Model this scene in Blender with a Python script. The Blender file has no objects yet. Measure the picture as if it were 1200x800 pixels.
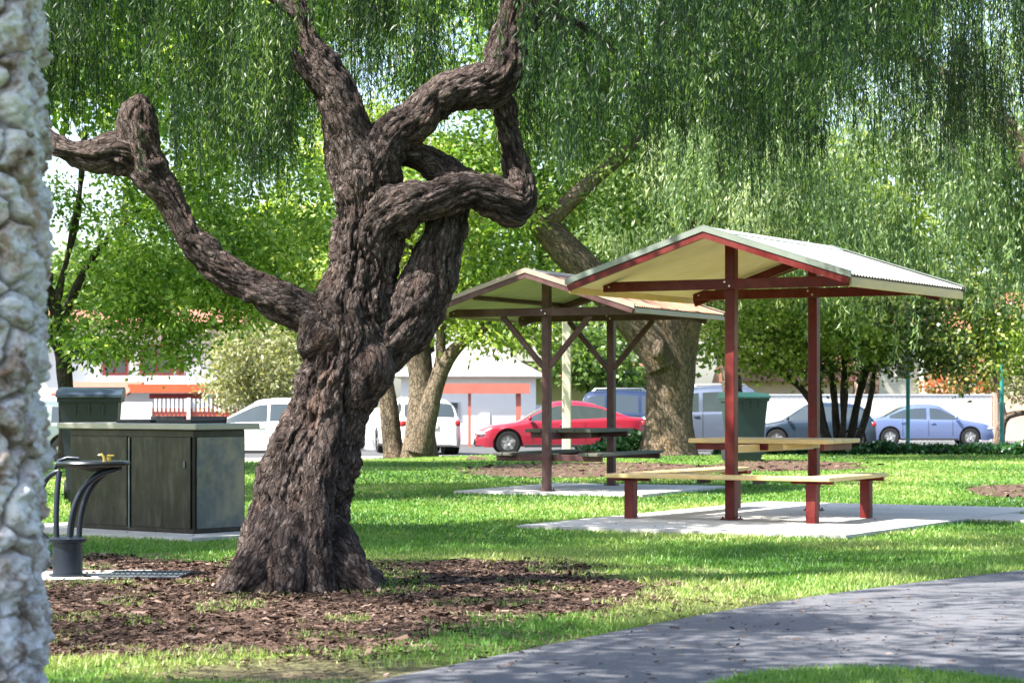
import bpy, math, random
import numpy as np
from mathutils import Vector, Matrix
random.seed(7)
RNG = np.random.default_rng(11)
PI = math.pi
scene = bpy.context.scene
COL = scene.collection
F, PX0, PY0, CAMH = 2700.0, 600.0, 468.0, 1.2     # survey of the photograph: focal length, principal column, horizon row, eye height


def at(px, Y, py=None):
    """a photo pixel at distance Y -> a point of the place"""
    x = (px - PX0) * Y / F
    return (x, Y) if py is None else (x, Y, CAMH + (PY0 - py) * Y / F)


def gnd(px, py):
    Y = F * CAMH / (py - PY0)
    return ((px - PX0) * Y / F, Y)


def sstep(a, b, x):
    t = np.clip((x - a) / (b - a), 0, 1)
    return t * t * (3 - 2 * t)


def gz(x, y):
    """height of the terrain: flat lawn, then falling gently to the road"""
    c = 44 + 6 * sstep(-5.0, 0.0, x)
    return -0.25 * sstep(c, c + 4, y) - 0.17 * sstep(58, 82, y)


def gzf(x, y):
    return float(gz(np.float64(x), np.float64(y)))


# ------------------------------------------------------------------ noise
def _hash(ix, iy, iz, seed):
    h = (ix * 374761393 + iy * 668265263 + iz * 2147483647 + seed * 1274126177) & 0xFFFFFFFF
    h = ((h ^ (h >> 13)) * 1274126177) & 0xFFFFFFFF
    h = h ^ (h >> 16)
    return (h & 0xFFFFFF) / float(0xFFFFFF)


def vnoise(p, seed=0):
    p = np.asarray(p, dtype=np.float64)
    i = np.floor(p).astype(np.int64)
    f = p - i
    u = f * f * (3 - 2 * f)
    r = 0
    for dx in (0, 1):
        for dy in (0, 1):
            for dz in (0, 1):
                w = (u[:, 0] if dx else 1 - u[:, 0]) * (u[:, 1] if dy else 1 - u[:, 1]) * (u[:, 2] if dz else 1 - u[:, 2])
                r = r + w * _hash(i[:, 0] + dx, i[:, 1] + dy, i[:, 2] + dz, seed)
    return r


def fbm(p, octv=3, seed=0):
    p = np.asarray(p, dtype=np.float64)
    r, a, t = 0, 0.5, 0
    for k in range(octv):
        r = r + a * vnoise(p * (2 ** k), seed + k)
        t += a
        a *= 0.5
    return r / t


def inpoly(x, y, poly):
    ins = np.zeros(len(x), bool)
    n = len(poly)
    j = n - 1
    for i in range(n):
        xi, yi = poly[i]
        xj, yj = poly[j]
        if yi != yj:
            c = ((yi > y) != (yj > y)) & (x < (xj - xi) * (y - yi) / (yj - yi) + xi)
            ins ^= c
        j = i
    return ins


# ------------------------------------------------------------------ tagging
def tag(o, label=None, cat=None, group=None, kind=None):
    if label: o['label'] = label
    if cat: o['category'] = cat
    if group: o['group'] = group
    if kind: o['kind'] = kind
    return o


def empty(name, loc=(0, 0, 0), rz=0.0, scale=1.0):
    o = bpy.data.objects.new(name, None)
    COL.objects.link(o)
    o.empty_display_size = 0.1
    o.location = loc
    o.rotation_euler = (0, 0, rz)
    if scale != 1.0:
        o.scale = (scale,) * 3
    return o


def npmesh(name, V, Fc, mat, parent=None, smooth=False, attrs=None):
    V = np.ascontiguousarray(V, dtype=np.float32).reshape(-1, 3)
    Fc = np.ascontiguousarray(Fc, dtype=np.int32)
    k = Fc.shape[1]
    me = bpy.data.meshes.new(name)
    me.vertices.add(len(V))
    me.vertices.foreach_set('co', V.ravel())
    me.loops.add(Fc.size)
    me.loops.foreach_set('vertex_index', Fc.ravel())
    me.polygons.add(len(Fc))
    me.polygons.foreach_set('loop_start', np.arange(0, Fc.size, k, dtype=np.int32))
    me.polygons.foreach_set('loop_total', np.full(len(Fc), k, dtype=np.int32))
    if smooth:
        me.polygons.foreach_set('use_smooth', np.ones(len(Fc), dtype=bool))
    me.update(calc_edges=True)
    for an, (typ, arr) in (attrs or {}).items():
        a = me.attributes.new(an, typ, 'POINT')
        a.data.foreach_set('vector' if typ == 'FLOAT_VECTOR' else 'value', np.ascontiguousarray(arr, dtype=np.float32).ravel())
    me.materials.append(mat)
    o = bpy.data.objects.new(name, me)
    COL.objects.link(o)
    o.parent = parent
    return o


class MB:
    """collects simple shapes into one mesh"""
    def __init__(s):
        s.v, s.f, s.m, s.mats = [], [], [], []

    def _mi(s, mat):
        if mat is None: return 0
        if mat not in s.mats: s.mats.append(mat)
        return s.mats.index(mat)

    def add(s, vs, fs, mat=None):
        b = len(s.v)
        s.v += [tuple(v) for v in vs]
        s.f += [tuple(b + i for i in f) for f in fs]
        s.m += [s._mi(mat)] * len(fs)

    def box(s, c, size, rot=None, mat=None, bev=0.0):
        hx, hy, hz = size[0] / 2, size[1] / 2, size[2] / 2
        b = min(bev, hx * .9, hy * .9, hz * .9)
        if b <= 0:
            vs = [(x, y, z) for z in (-hz, hz) for x, y in ((-hx, -hy), (hx, -hy), (hx, hy), (-hx, hy))]
            fs = [(3, 2, 1, 0), (4, 5, 6, 7), (0, 1, 5, 4), (1, 2, 6, 5), (2, 3, 7, 6), (3, 0, 4, 7)]
        else:
            rings = [(-hz, b), (-hz + b, 0), (hz - b, 0), (hz, b)]
            vs = []
            for z, ins in rings:
                x, y = hx - ins, hy - ins
                k = b if ins == 0 else b * .5
                for sx, sy, first in ((1, -1, 0), (1, 1, 1), (-1, 1, 0), (-1, -1, 1)):
                    p1 = (sx * (x - k), sy * y, z); p2 = (sx * x, sy * (y - k), z)
                    vs += [p1, p2] if not first else [p2, p1]
            fs = [tuple(range(7, -1, -1)), tuple(range(24, 32))]
            for r in range(3):
                for i in range(8):
                    j = (i + 1) % 8
                    fs.append((r * 8 + i, r * 8 + j, r * 8 + 8 + j, r * 8 + 8 + i))
        M = rot.to_4x4() if rot is not None else Matrix.Identity(4)
        cv = Vector(c)
        s.add([M @ Vector(v) + cv for v in vs], fs, mat)

    def beam(s, a, b, w, h, mat=None, bev=0.004):
        """box from a to b, w across and h in the vertical sense"""
        a, b = Vector(a), Vector(b)
        d = b - a
        L = d.length
        d.normalize()
        side = d.cross(Vector((0, 0, 1)))
        if side.length < 1e-4: side = Vector((1, 0, 0))
        side.normalize()
        up = side.cross(d)
        R = Matrix((d, side, up)).transposed()
        s.box((a + b) / 2, (L, w, h), R, mat, bev)

    def tube(s, pts, r, n=12, mat=None, cap=True):
        pts = [Vector(p) for p in pts]
        rs = r if isinstance(r, (list, tuple)) else [r] * len(pts)
        vs, fs = [], []
        t0 = (pts[1] - pts[0]).normalized()
        ref = Vector((0, 0, 1)) if abs(t0.z) < .9 else Vector((1, 0, 0))
        u = t0.cross(ref).normalized()
        for i, p in enumerate(pts):
            t = (pts[min(i + 1, len(pts) - 1)] - pts[max(i - 1, 0)]).normalized()
            u = (u - t * u.dot(t)).normalized()
            w = t.cross(u)
            for k in range(n):
                a = 2 * PI * k / n
                vs.append(p + (u * math.cos(a) + w * math.sin(a)) * rs[i])
        for i in range(len(pts) - 1):
            for k in range(n):
                j = (k + 1) % n
                fs.append((i * n + k, i * n + j, (i + 1) * n + j, (i + 1) * n + k))
        if cap:
            fs.append(tuple(range(n - 1, -1, -1)))
            fs.append(tuple(range((len(pts) - 1) * n, len(pts) * n)))
        s.add(vs, fs, mat)

    def lathe(s, prof, c=(0, 0, 0), n=32, mat=None, sx=1, sy=1):
        vs, fs = [], []
        for r, z in prof:
            for k in range(n):
                a = 2 * PI * k / n
                vs.append((c[0] + r * sx * math.cos(a), c[1] + r * sy * math.sin(a), c[2] + z))
        for i in range(len(prof) - 1):
            for k in range(n):
                j = (k + 1) % n
                fs.append((i * n + k, i * n + j, (i + 1) * n + j, (i + 1) * n + k))
        fs.append(tuple(range(n - 1, -1, -1)))
        fs.append(tuple(range((len(prof) - 1) * n, len(prof) * n)))
        s.add(vs, fs, mat)

    def prism(s, poly, axis, a, b, mat=None):
        """extrude a 2-D outline; axis x: poly=(y,z), y: poly=(x,z), z: poly=(x,y)"""
        def P(p, t):
            return {'x': (t, p[0], p[1]), 'y': (p[0], t, p[1]), 'z': (p[0], p[1], t)}[axis]
        n = len(poly)
        vs = [P(p, a) for p in poly] + [P(p, b) for p in poly]
        fs = [tuple(range(n - 1, -1, -1)), tuple(range(n, 2 * n))]
        fs += [(i, (i + 1) % n, n + (i + 1) % n, n + i) for i in range(n)]
        s.add(vs, fs, mat)

    def build(s, name, mat, parent=None, smooth=False, angle=None):
        me = bpy.data.meshes.new(name)
        me.from_pydata(s.v, [], s.f)
        mats = s.mats if s.mats else [mat]
        for m in mats: me.materials.append(m)
        if s.mats:
            me.polygons.foreach_set('material_index', s.m)
        import bmesh
        bm = bmesh.new(); bm.from_mesh(me)
        bmesh.ops.recalc_face_normals(bm, faces=bm.faces)
        bm.to_mesh(me); bm.free()
        if smooth:
            me.polygons.foreach_set('use_smooth', [True] * len(me.polygons))
            me.set_sharp_from_angle(angle=math.radians(angle or 40))
        me.update()
        o = bpy.data.objects.new(name, me)
        COL.objects.link(o)
        o.parent = parent
        return o


# ------------------------------------------------------------------ materials
class NT:
    def __init__(s, name):
        s.mat = bpy.data.materials.new(name)
        s.mat.use_nodes = True
        s.n = s.mat.node_tree.nodes
        s.l = s.mat.node_tree.links
        s.n.clear()
        s.out = s.n.new('ShaderNodeOutputMaterial')

    def node(s, t, **kw):
        n = s.n.new(t)
        for k, v in kw.items(): setattr(n, k, v)
        return n

    def link(s, a, b): s.l.new(a, b)

    def coords(s, kind='Object', scale=(1, 1, 1)):
        tc = s.node('ShaderNodeTexCoord')
        mp = s.node('ShaderNodeMapping')
        mp.inputs['Scale'].default_value = scale
        s.link(tc.outputs[kind], mp.inputs['Vector'])
        return mp.outputs['Vector']

    def attr(s, name, scale=None):
        a = s.node('ShaderNodeAttribute', attribute_name=name)
        if scale is None: return a
        mp = s.node('ShaderNodeMapping')
        mp.inputs['Scale'].default_value = scale
        s.link(a.outputs['Vector'], mp.inputs['Vector'])
        return mp.outputs['Vector']

    def noise(s, vec, scale, detail=4, rough=.6):
        n = s.node('ShaderNodeTexNoise')
        n.inputs['Scale'].default_value = scale
        n.inputs['Detail'].default_value = detail
        n.inputs['Roughness'].default_value = rough
        s.link(vec, n.inputs['Vector'])
        return n.outputs['Fac']

    def ramp(s, fac, stops):
        r = s.node('ShaderNodeValToRGB')
        e = r.color_ramp.elements
        while len(e) < len(stops): e.new(.5)
        for i, (p, c) in enumerate(stops):
            e[i].position = p
            e[i].color = (c[0], c[1], c[2], 1)
        s.link(fac, r.inputs['Fac'])
        return r.outputs['Color']

    def mix(s, fac, a, b, blend='MIX'):
        m = s.node('ShaderNodeMix', data_type='RGBA', blend_type=blend)
        for inp, v in ((m.inputs['Factor'], fac), (m.inputs[6], a), (m.inputs[7], b)):
            if isinstance(v, (int, float)): inp.default_value = v
            elif isinstance(v, tuple): inp.default_value = (v[0], v[1], v[2], 1)
            else: s.link(v, inp)
        return m.outputs[2]

    def math(s, op, a, b=None, c=None):
        m = s.node('ShaderNodeMath', operation=op)
        for i, v in enumerate((a, b, c)):
            if v is None: continue
            if isinstance(v, (int, float)): m.inputs[i].default_value = v
            else: s.link(v, m.inputs[i])
        return m.outputs[0]

    def bump(s, h, strength=.5, dist=.01):
        b = s.node('ShaderNodeBump')
        b.inputs['Strength'].default_value = strength
        b.inputs['Distance'].default_value = dist
        s.link(h, b.inputs['Height'])
        return b.outputs['Normal']

    def bsdf(s, col, rough=.7, metal=0, spec=.4, normal=None, coat=0):
        p = s.node('ShaderNodeBsdfPrincipled')
        if isinstance(col, tuple): p.inputs['Base Color'].default_value = (col[0], col[1], col[2], 1)
        else: s.link(col, p.inputs['Base Color'])
        if isinstance(rough, (int, float)): p.inputs['Roughness'].default_value = rough
        else: s.link(rough, p.inputs['Roughness'])
        p.inputs['Metallic'].default_value = metal
        p.inputs['Specular IOR Level'].default_value = spec
        if coat: p.inputs['Coat Weight'].default_value = coat
        if coat: p.inputs['Coat Roughness'].default_value = .05
        if normal is not None: s.link(normal, p.inputs['Normal'])
        s.link(p.outputs[0], s.out.inputs['Surface'])
        return p


def simple(name, col, rough=.6, metal=0, var=.25, scale=6, spec=.4, bump=.15, bd=.003, coat=0, grime=None, stretch=(1, 1, 1)):
    t = NT(name)
    v = t.coords('Object', stretch)
    n = t.noise(v, scale, 5)
    c = t.ramp(n, [(.25, tuple(x * (1 - var) for x in col)), (.75, tuple(min(1, x * (1 + var * .6)) for x in col))])
    if grime:
        g = t.ramp(t.noise(v, scale * .35, 6, .7), [(.45, (0, 0, 0)), (.7, (1, 1, 1))])
        c = t.mix(g, c, grime)
    nb = t.bump(t.noise(v, scale * 6, 4), bump, bd)
    r = t.math('MULTIPLY_ADD', n, .3, rough - .15)
    t.bsdf(c, r, metal, spec, nb, coat)
    return t.mat


def leafmat(name, cols, trans=.45, rough=.5, dead=None):
    """cols: ramp dark -> light, driven by a random value per leaf cluster and per leaf"""
    t = NT(name)
    a = t.attr('rnd')
    stops = [(i / (len(cols) - 1), c) for i, c in enumerate(cols)]
    c = t.ramp(a.outputs['Fac'], stops)
    p = t.node('ShaderNodeBsdfPrincipled')
    t.link(c, p.inputs['Base Color'])
    p.inputs['Roughness'].default_value = rough * .85
    p.inputs['Specular IOR Level'].default_value = .5 if trans else .1
    tr = t.node('ShaderNodeBsdfTranslucent')
    cc = t.mix(1.0, c, (1.25, 1.25, .55), 'MULTIPLY')
    t.link(cc, tr.inputs['Color'])
    mx = t.node('ShaderNodeMixShader')
    mx.inputs[0].default_value = trans
    t.link(p.outputs[0], mx.inputs[1])
    t.link(tr.outputs[0], mx.inputs[2])
    t.link(mx.outputs[0], t.out.inputs['Surface'])
    return t.mat


def barkmat(name, dark, mid, light, tint, sc=1.0):
    t = NT(name)
    v = t.attr('bark', (1, 1, .4))
    v2 = t.attr('bark', (1, 1, .6))
    n1 = t.noise(v, 46 * sc, 8, .8)
    vw = t.node('ShaderNodeTexVoronoi', feature='DISTANCE_TO_EDGE')
    vw.inputs['Scale'].default_value = 30 * sc
    va = t.node('ShaderNodeVectorMath', operation='ADD')
    nz = t.node('ShaderNodeTexNoise'); nz.inputs['Scale'].default_value = 22 * sc; nz.inputs['Detail'].default_value = 3
    t.link(v, nz.inputs['Vector'])
    sc_ = t.node('ShaderNodeVectorMath', operation='SCALE'); sc_.inputs['Scale'].default_value = .05 / sc
    t.link(nz.outputs['Color'], sc_.inputs[0]); t.link(v, va.inputs[0]); t.link(sc_.outputs[0], va.inputs[1])
    t.link(va.outputs[0], vw.inputs['Vector'])
    crk = t.ramp(vw.outputs['Distance'], [(.0, (0, 0, 0)), (.10, (1, 1, 1))])
    n2 = t.noise(v2, 4.5 * sc, 4, .6)
    c = t.ramp(n1, [(.3, dark), (.52, mid), (.72, light)])
    c = t.mix(t.ramp(n2, [(.52, (0, 0, 0)), (.7, (1, 1, 1))]), c, t.mix(.35, c, tint))
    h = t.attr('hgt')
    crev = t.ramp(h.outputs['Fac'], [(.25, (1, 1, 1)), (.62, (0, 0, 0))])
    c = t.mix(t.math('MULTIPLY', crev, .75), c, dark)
    c = t.mix(t.math('MULTIPLY', t.math('SUBTRACT', 1.0, crk), .6), c, dark)
    t.bsdf(c, .92, 0, .15, t.bump(t.math('MULTIPLY_ADD', crk, .6, n1), 1.0, .03 / sc))
    return t.mat


M = {}
M['bark'] = barkmat('rough_bark', (.014, .009, .009), (.10, .075, .066), (.42, .36, .34), (.22, .12, .085))
M['bark_smooth'] = barkmat('smooth_grey_bark', (.065, .05, .038), (.20, .155, .11), (.35, .28, .20), (.40, .24, .12), .5)
M['bark_dark'] = barkmat('dark_bark', (.035, .028, .022), (.085, .07, .055), (.15, .13, .105), (.12, .12, .08), .6)
M['leaf_pepper'] = leafmat('pepper_leaves', [(.007, .024, .010), (.024, .068, .017), (.075, .15, .028), (.22, .33, .07)], .45)
M['leaf_pepper2'] = leafmat('pepper_leaves_berries', [(.022, .032, .016), (.028, .06, .02), (.055, .09, .03), (.12, .085, .06)], .3)
M['leaf_bright'] = leafmat('bright_leaves', [(.03, .08, .014), (.09, .19, .024), (.22, .36, .055), (.52, .62, .22)], .5)
M['leaf_yellow'] = leafmat('yellow_green_leaves', [(.06, .12, .018), (.15, .25, .03), (.31, .41, .07), (.60, .64, .25)], .5)
M['leaf_pale'] = leafmat('pale_weeping_leaves', [(.05, .10, .04), (.13, .215, .08), (.24, .34, .13), (.44, .50, .30)], .45)
M['leaf_dark'] = leafmat('dark_glossy_leaves', [(.010, .035, .012), (.035, .085, .02), (.11, .18, .04), (.40, .42, .14)], .4, .35)
M['leaf_olive'] = leafmat('olive_leaves', [(.10, .12, .045), (.18, .20, .08), (.27, .28, .13), (.38, .37, .20)], .4)
M['leaf_bg'] = leafmat('far_leaves', [(.035, .08, .02), (.08, .15, .035), (.15, .24, .06), (.25, .33, .11)], .45)
M['leaf_ivy'] = leafmat('ground_cover_leaves', [(.010, .045, .014), (.02, .085, .022), (.05, .13, .035), (.16, .24, .08)], .25, .4)
M['leaf_red'] = leafmat('red_flowers', [(.12, .16, .03), (.3, .25, .06), (.45, .10, .06), (.6, .16, .1)], .35)
M['grass'] = leafmat('grass_blades', [(.036, .105, .018), (.080, .195, .030), (.15, .29, .05), (.36, .41, .14)], .35, .6)
M['chips'] = leafmat('bark_chips', [(.018, .011, .009), (.060, .037, .028), (.135, .09, .07), (.30, .225, .18)], 0.0, .9)

M['red'] = simple('red_brown_paint', (.095, .006, .006), .45, var=.4, scale=7, spec=.22, grime=(.14, .03, .026), bump=.25)
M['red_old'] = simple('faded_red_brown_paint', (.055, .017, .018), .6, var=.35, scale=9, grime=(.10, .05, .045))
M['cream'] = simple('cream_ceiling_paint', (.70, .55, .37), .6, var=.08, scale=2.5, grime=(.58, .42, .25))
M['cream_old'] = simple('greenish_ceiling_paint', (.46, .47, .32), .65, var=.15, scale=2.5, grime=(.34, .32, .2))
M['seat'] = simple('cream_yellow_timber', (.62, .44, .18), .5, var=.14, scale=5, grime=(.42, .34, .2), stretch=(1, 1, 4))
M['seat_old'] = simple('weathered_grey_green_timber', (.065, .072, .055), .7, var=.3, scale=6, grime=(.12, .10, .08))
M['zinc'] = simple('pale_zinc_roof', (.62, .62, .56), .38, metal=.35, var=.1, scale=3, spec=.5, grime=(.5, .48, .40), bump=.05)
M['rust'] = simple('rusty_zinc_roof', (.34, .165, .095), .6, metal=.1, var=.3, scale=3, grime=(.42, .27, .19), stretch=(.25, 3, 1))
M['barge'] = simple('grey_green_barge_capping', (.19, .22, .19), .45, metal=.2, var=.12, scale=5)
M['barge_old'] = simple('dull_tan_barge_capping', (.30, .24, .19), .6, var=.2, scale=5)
M['bolt'] = simple('bolt_steel', (.5, .48, .45), .4, metal=.8, var=.1)


def steelmat():
    t = NT('stained_stainless_steel')
    v = t.coords('Object')
    vs = t.coords('Object', (3, 3, .5))
    n = t.noise(v, 3, 6, .65)
    st = t.noise(vs, 7, 5, .6)
    c = t.ramp(n, [(.35, (.008, .008, .008)), (.58, (.026, .025, .022)), (.8, (.085, .078, .065))])
    c = t.mix(t.ramp(st, [(.52, (0, 0, 0)), (.75, (.4, .4, .4))]), c, (.11, .095, .07))
    p = t.bsdf(c, t.math('MULTIPLY_ADD', st, .35, .15), .55, .6, t.bump(n, .1, .004))
    return t.mat


M['steel'] = steelmat()
M['steel_side'] = simple('blue_grey_steel', (.11, .125, .14), .38, metal=.75, var=.35, scale=3, grime=(.3, .26, .17))
M['steel_top'] = simple('dull_steel_bench', (.30, .29, .24), .42, metal=.6, var=.2, scale=4)
M['hotplate'] = simple('black_hotplate', (.02, .02, .02), .5, metal=.3, var=.3)
M['bin'] = simple('dark_green_bin_plastic', (.010, .035, .030), .5, var=.2, scale=3, spec=.5, bump=.05)
M['bin_grey'] = simple('slate_bin_plastic', (.015, .021, .034), .5, var=.25, scale=3, spec=.5, bump=.05)
M['lid'] = simple('bin_lid_plastic', (.030, .045, .065), .4, var=.15, scale=3, spec=.55, bump=.05)
M['lid_green'] = simple('green_bin_lid_plastic', (.008, .045, .040), .4, var=.15, scale=3, spec=.55, bump=.05)
M['rubber'] = simple('black_rubber', (.02, .02, .022), .8, var=.2)
M['fount'] = simple('blue_black_powder_coat', (.016, .022, .035), .35, metal=.3, var=.25, scale=8, spec=.5)
M['fount_bowl'] = simple('grey_steel_bowl', (.035, .04, .045), .35, metal=.6, var=.3, scale=8)
M['brass'] = simple('brass_tap', (.55, .40, .10), .3, metal=.8, var=.2)
M['grate'] = simple('grey_grate', (.10, .115, .13), .45, metal=.6, var=.2, scale=20)
M['polewood'] = simple('pale_pole', (.52, .47, .36), .7, var=.15, scale=3, grime=(.4, .36, .26))
M['teal'] = simple('teal_pole_paint', (.03, .24, .21), .4, var=.1, scale=3)

t = NT('concrete_pad')
v = t.coords('Object')
n = t.noise(v, 1.6, 6, .65)
n2 = t.noise(v, 60, 3)
c = t.ramp(n, [(.3, (.34, .325, .30)), (.7, (.50, .485, .45))])
c = t.mix(.25, c, t.ramp(n2, [(.3, (.2, .2, .19)), (.7, (.62, .60, .56))]))
t.bsdf(c, .85, 0, .3, t.bump(n2, .3, .004))
M['concrete'] = t.mat

t = NT('asphalt_path')
v = t.coords('Object')
n = t.noise(v, .9, 5, .6)
n2 = t.noise(v, 130, 3, .7)
n3 = t.noise(v, 9, 4, .7)
c = t.ramp(n, [(.3, (.078, .081, .098)), (.7, (.125, .128, .150))])
c = t.mix(.5, c, t.ramp(n2, [(.3, (.035, .035, .040)), (.5, (.115, .115, .125)), (.72, (.32, .31, .30))]))
c = t.mix(t.ramp(n3, [(.62, (0, 0, 0)), (.75, (.5, .5, .5))]), c, (.25, .22, .18))
t.bsdf(c, .88, 0, .3, t.bump(n2, .6, .006))
M['path'] = t.mat

t = NT('road_asphalt')
v = t.coords('Object')
c = t.ramp(t.noise(v, .7, 5), [(.3, (.055, .056, .058)), (.7, (.09, .09, .09))])
t.bsdf(c, .85, 0, .3)
M['road'] = t.mat

t = NT('lawn_soil')
v = t.coords('Object')
n = t.noise(v, .8, 5, .6)
n2 = t.noise(v, 25, 5, .7)
n3 = t.noise(v, .23, 3, .5)
g = t.ramp(n2, [(.3, (.035, .075, .010)), (.5, (.075, .145, .018)), (.7, (.15, .22, .035))])
g = t.mix(t.ramp(n, [(.5, (0, 0, 0)), (.72, (.7, .7, .7))]), g, (.20, .21, .055))
g = t.mix(t.ramp(n3, [(.5, (0, 0, 0)), (.66, (.55, .55, .55))]), g, (.24, .23, .08))
s_ = t.ramp(n2, [(.3, (.06, .042, .030)), (.5, (.14, .10, .072)), (.7, (.27, .21, .16))])
bare = t.attr('bare')
c = t.mix(bare.outputs['Fac'], g, s_)
t.bsdf(c, .95, 0, .1, t.bump(n2, .8, .03))
M['lawn'] = t.mat

t = NT('bark_mulch')
v = t.coords('Object')
n = t.noise(v, 40, 5, .75)
n2 = t.noise(v, 1.5, 4)
c = t.ramp(n, [(.3, (.03, .017, .012)), (.5, (.11, .066, .048)), (.68, (.27, .19, .145))])
c = t.mix(t.ramp(n2, [(.5, (0, 0, 0)), (.7, (.5, .5, .5))]), c, (.17, .11, .085))
t.bsdf(c, .95, 0, .1, t.bump(n, 1, .03))
M['mulch'] = t.mat

t = NT('white_limestone')
v = t.coords('Object')
n = t.noise(v, 9, 8, .7)
n2 = t.noise(v, 45, 5, .7)
n3 = t.noise(v, 3.2, 3, .6)
c = t.ramp(n, [(.34, (.09, .055, .04)), (.42, (.34, .27, .24)), (.50, (.60, .57, .58)), (.66, (.80, .79, .82))])
c = t.mix(t.ramp(t.noise(v, 26, 5, .75), [(.55, (0, 0, 0)), (.66, (.8, .8, .8))]), c, (.33, .24, .19))
c = t.mix(t.ramp(n3, [(.54, (0, 0, 0)), (.66, (.65, .65, .65))]), c, (.44, .29, .19))
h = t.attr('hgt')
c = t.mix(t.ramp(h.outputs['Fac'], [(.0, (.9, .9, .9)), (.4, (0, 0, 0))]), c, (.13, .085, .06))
t.bsdf(c, .9, 0, .2, t.bump(t.math('MULTIPLY_ADD', n2, .5, n), 1.0, .03))
M['stone'] = t.mat

M['white_wall'] = simple('white_render', (.78, .77, .74), .8, var=.05, scale=.8, grime=(.68, .66, .62))
M['grey_wall'] = simple('pale_grey_block', (.46, .48, .50), .8, var=.12, scale=1.2, grime=(.36, .37, .38))
M['pink_wall'] = simple('white_metal_fence', (.62, .61, .60), .6, var=.05, scale=.6, grime=(.55, .53, .51))
M['tan_wall'] = simple('tan_render', (.60, .44, .34), .8, var=.1, scale=.8, grime=(.5, .33, .25))
M['orange'] = simple('orange_red_fascia', (.50, .085, .03), .5, var=.12, scale=2)
M['fence_red'] = simple('coral_red_fence', (.50, .12, .085), .6, var=.12, scale=2)
M['fascia_red'] = simple('faded_red_fascia', (.42, .12, .085), .6, var=.15, scale=2)
M['win_red'] = simple('dark_red_frame', (.28, .03, .035), .5, var=.15, scale=2)
M['roof_tile'] = simple('terracotta_tiles', (.30, .12, .08), .8, var=.3, scale=6)
M['roof_white'] = simple('pale_sheet_roof', (.72, .71, .68), .5, var=.05, scale=1)
M['olive_wall'] = simple('khaki_wall', (.38, .34, .20), .8, var=.1, scale=1)


def brickmat():
    t = NT('tan_brick')
    v = t.coords('Object')
    b = t.node('ShaderNodeTexBrick')
    b.inputs['Color1'].default_value = (.34, .20, .14, 1)
    b.inputs['Color2'].default_value = (.42, .28, .20, 1)
    b.inputs['Mortar'].default_value = (.5, .46, .4, 1)
    b.inputs['Scale'].default_value = 4
    t.link(v, b.inputs['Vector'])
    t.bsdf(b.outputs['Color'], .9)
    return t.mat


M['brick'] = brickmat()
t = NT('dark_glass'); t.bsdf((.05, .065, .07), .05, .25, 1.0); M['glass'] = t.mat
t = NT('tyre'); t.bsdf((.018, .018, .018), .8, 0, .2); M['tyre'] = t.mat
t = NT('alloy'); t.bsdf((.45, .45, .46), .35, .8, .5); M['alloy'] = t.mat
t = NT('black_trim'); t.bsdf((.02, .02, .02), .6, 0, .3); M['trim'] = t.mat
t = NT('headlamp_glass'); t.bsdf((.65, .66, .66), .15, .3, .8); M['lamp'] = t.mat
t = NT('tail_lamp_plastic'); t.bsdf((.45, .02, .02), .2, 0, .7); M['tail'] = t.mat
t = NT('number_plate'); t.bsdf((.7, .7, .62), .5); M['plate'] = t.mat


def paint(name, col, metal=.3, rough=.3):
    t = NT(name)
    t.bsdf(col, rough, metal, .5, None, .6)
    return t.mat


M['p_red'] = paint('red_car_paint', (.28, .012, .03), .15)
M['p_blue'] = paint('blue_car_paint', (.12, .16, .30), .35)
M['p_navy'] = paint('navy_car_paint', (.018, .032, .075), .3)
M['p_silver'] = paint('silver_car_paint', (.12, .145, .20), .5)
M['p_white'] = paint('white_car_paint', (.72, .72, .70), 0)
M['p_dark'] = paint('dark_teal_car_paint', (.02, .035, .055), .3)
M['p_sage'] = paint('sage_grey_car_paint', (.17, .21, .19), .4)

# ================================================================== GROUND
MULCH = [gnd(*p) for p in ((-140, 650), (40, 655), (150, 652), (235, 660), (330, 656), (440, 658), (520, 655), (600, 660), (680, 663), (735, 676), (752, 692), (735, 712), (660, 724), (590, 736), (500, 750), (380, 764), (200, 768), (60, 772), (-140, 780))]
MULCH_FAR = [gnd(*p) for p in ((545, 548), (620, 543), (760, 541), (835, 546), (838, 555), (740, 560), (620, 560), (560, 555))]
MULCH_FAR2 = [gnd(*p) for p in ((838, 542), (900, 539), (985, 541), (1040, 545), (985, 551), (900, 553), (850, 550))]
MULCH_FAR3 = [gnd(*p) for p in ((1128, 572), (1170, 567), (1260, 566), (1300, 575), (1240, 584), (1150, 582))]
MULCH_TREE = [gnd(*p) for p in ((400, 536), (450, 531), (540, 531), (575, 536), (540, 541), (430, 541))]
PATH = [(-4.5, -8), (-3.0, 0)] + [gnd(*p) for p in ((100, 890), (300, 832), (430, 800), (600, 765), (700, 745), (850, 715), (1000, 692), (1100, 680), (1200, 668), (1400, 648), (1600, 636))] + [(12, 20.5), (20, 22), (30, 22.5), (30, 19), (20, 18.5), (12, 17), (7, 13.5), (4, 10.6)] + [gnd(*p) for p in ((1330, 830), (1250, 811), (1180, 798), (1100, 788), (1000, 783), (900, 788), (840, 800), (700, 850), (560, 960))] + [(-.9, 3.0), (-1.2, -8)]


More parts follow.
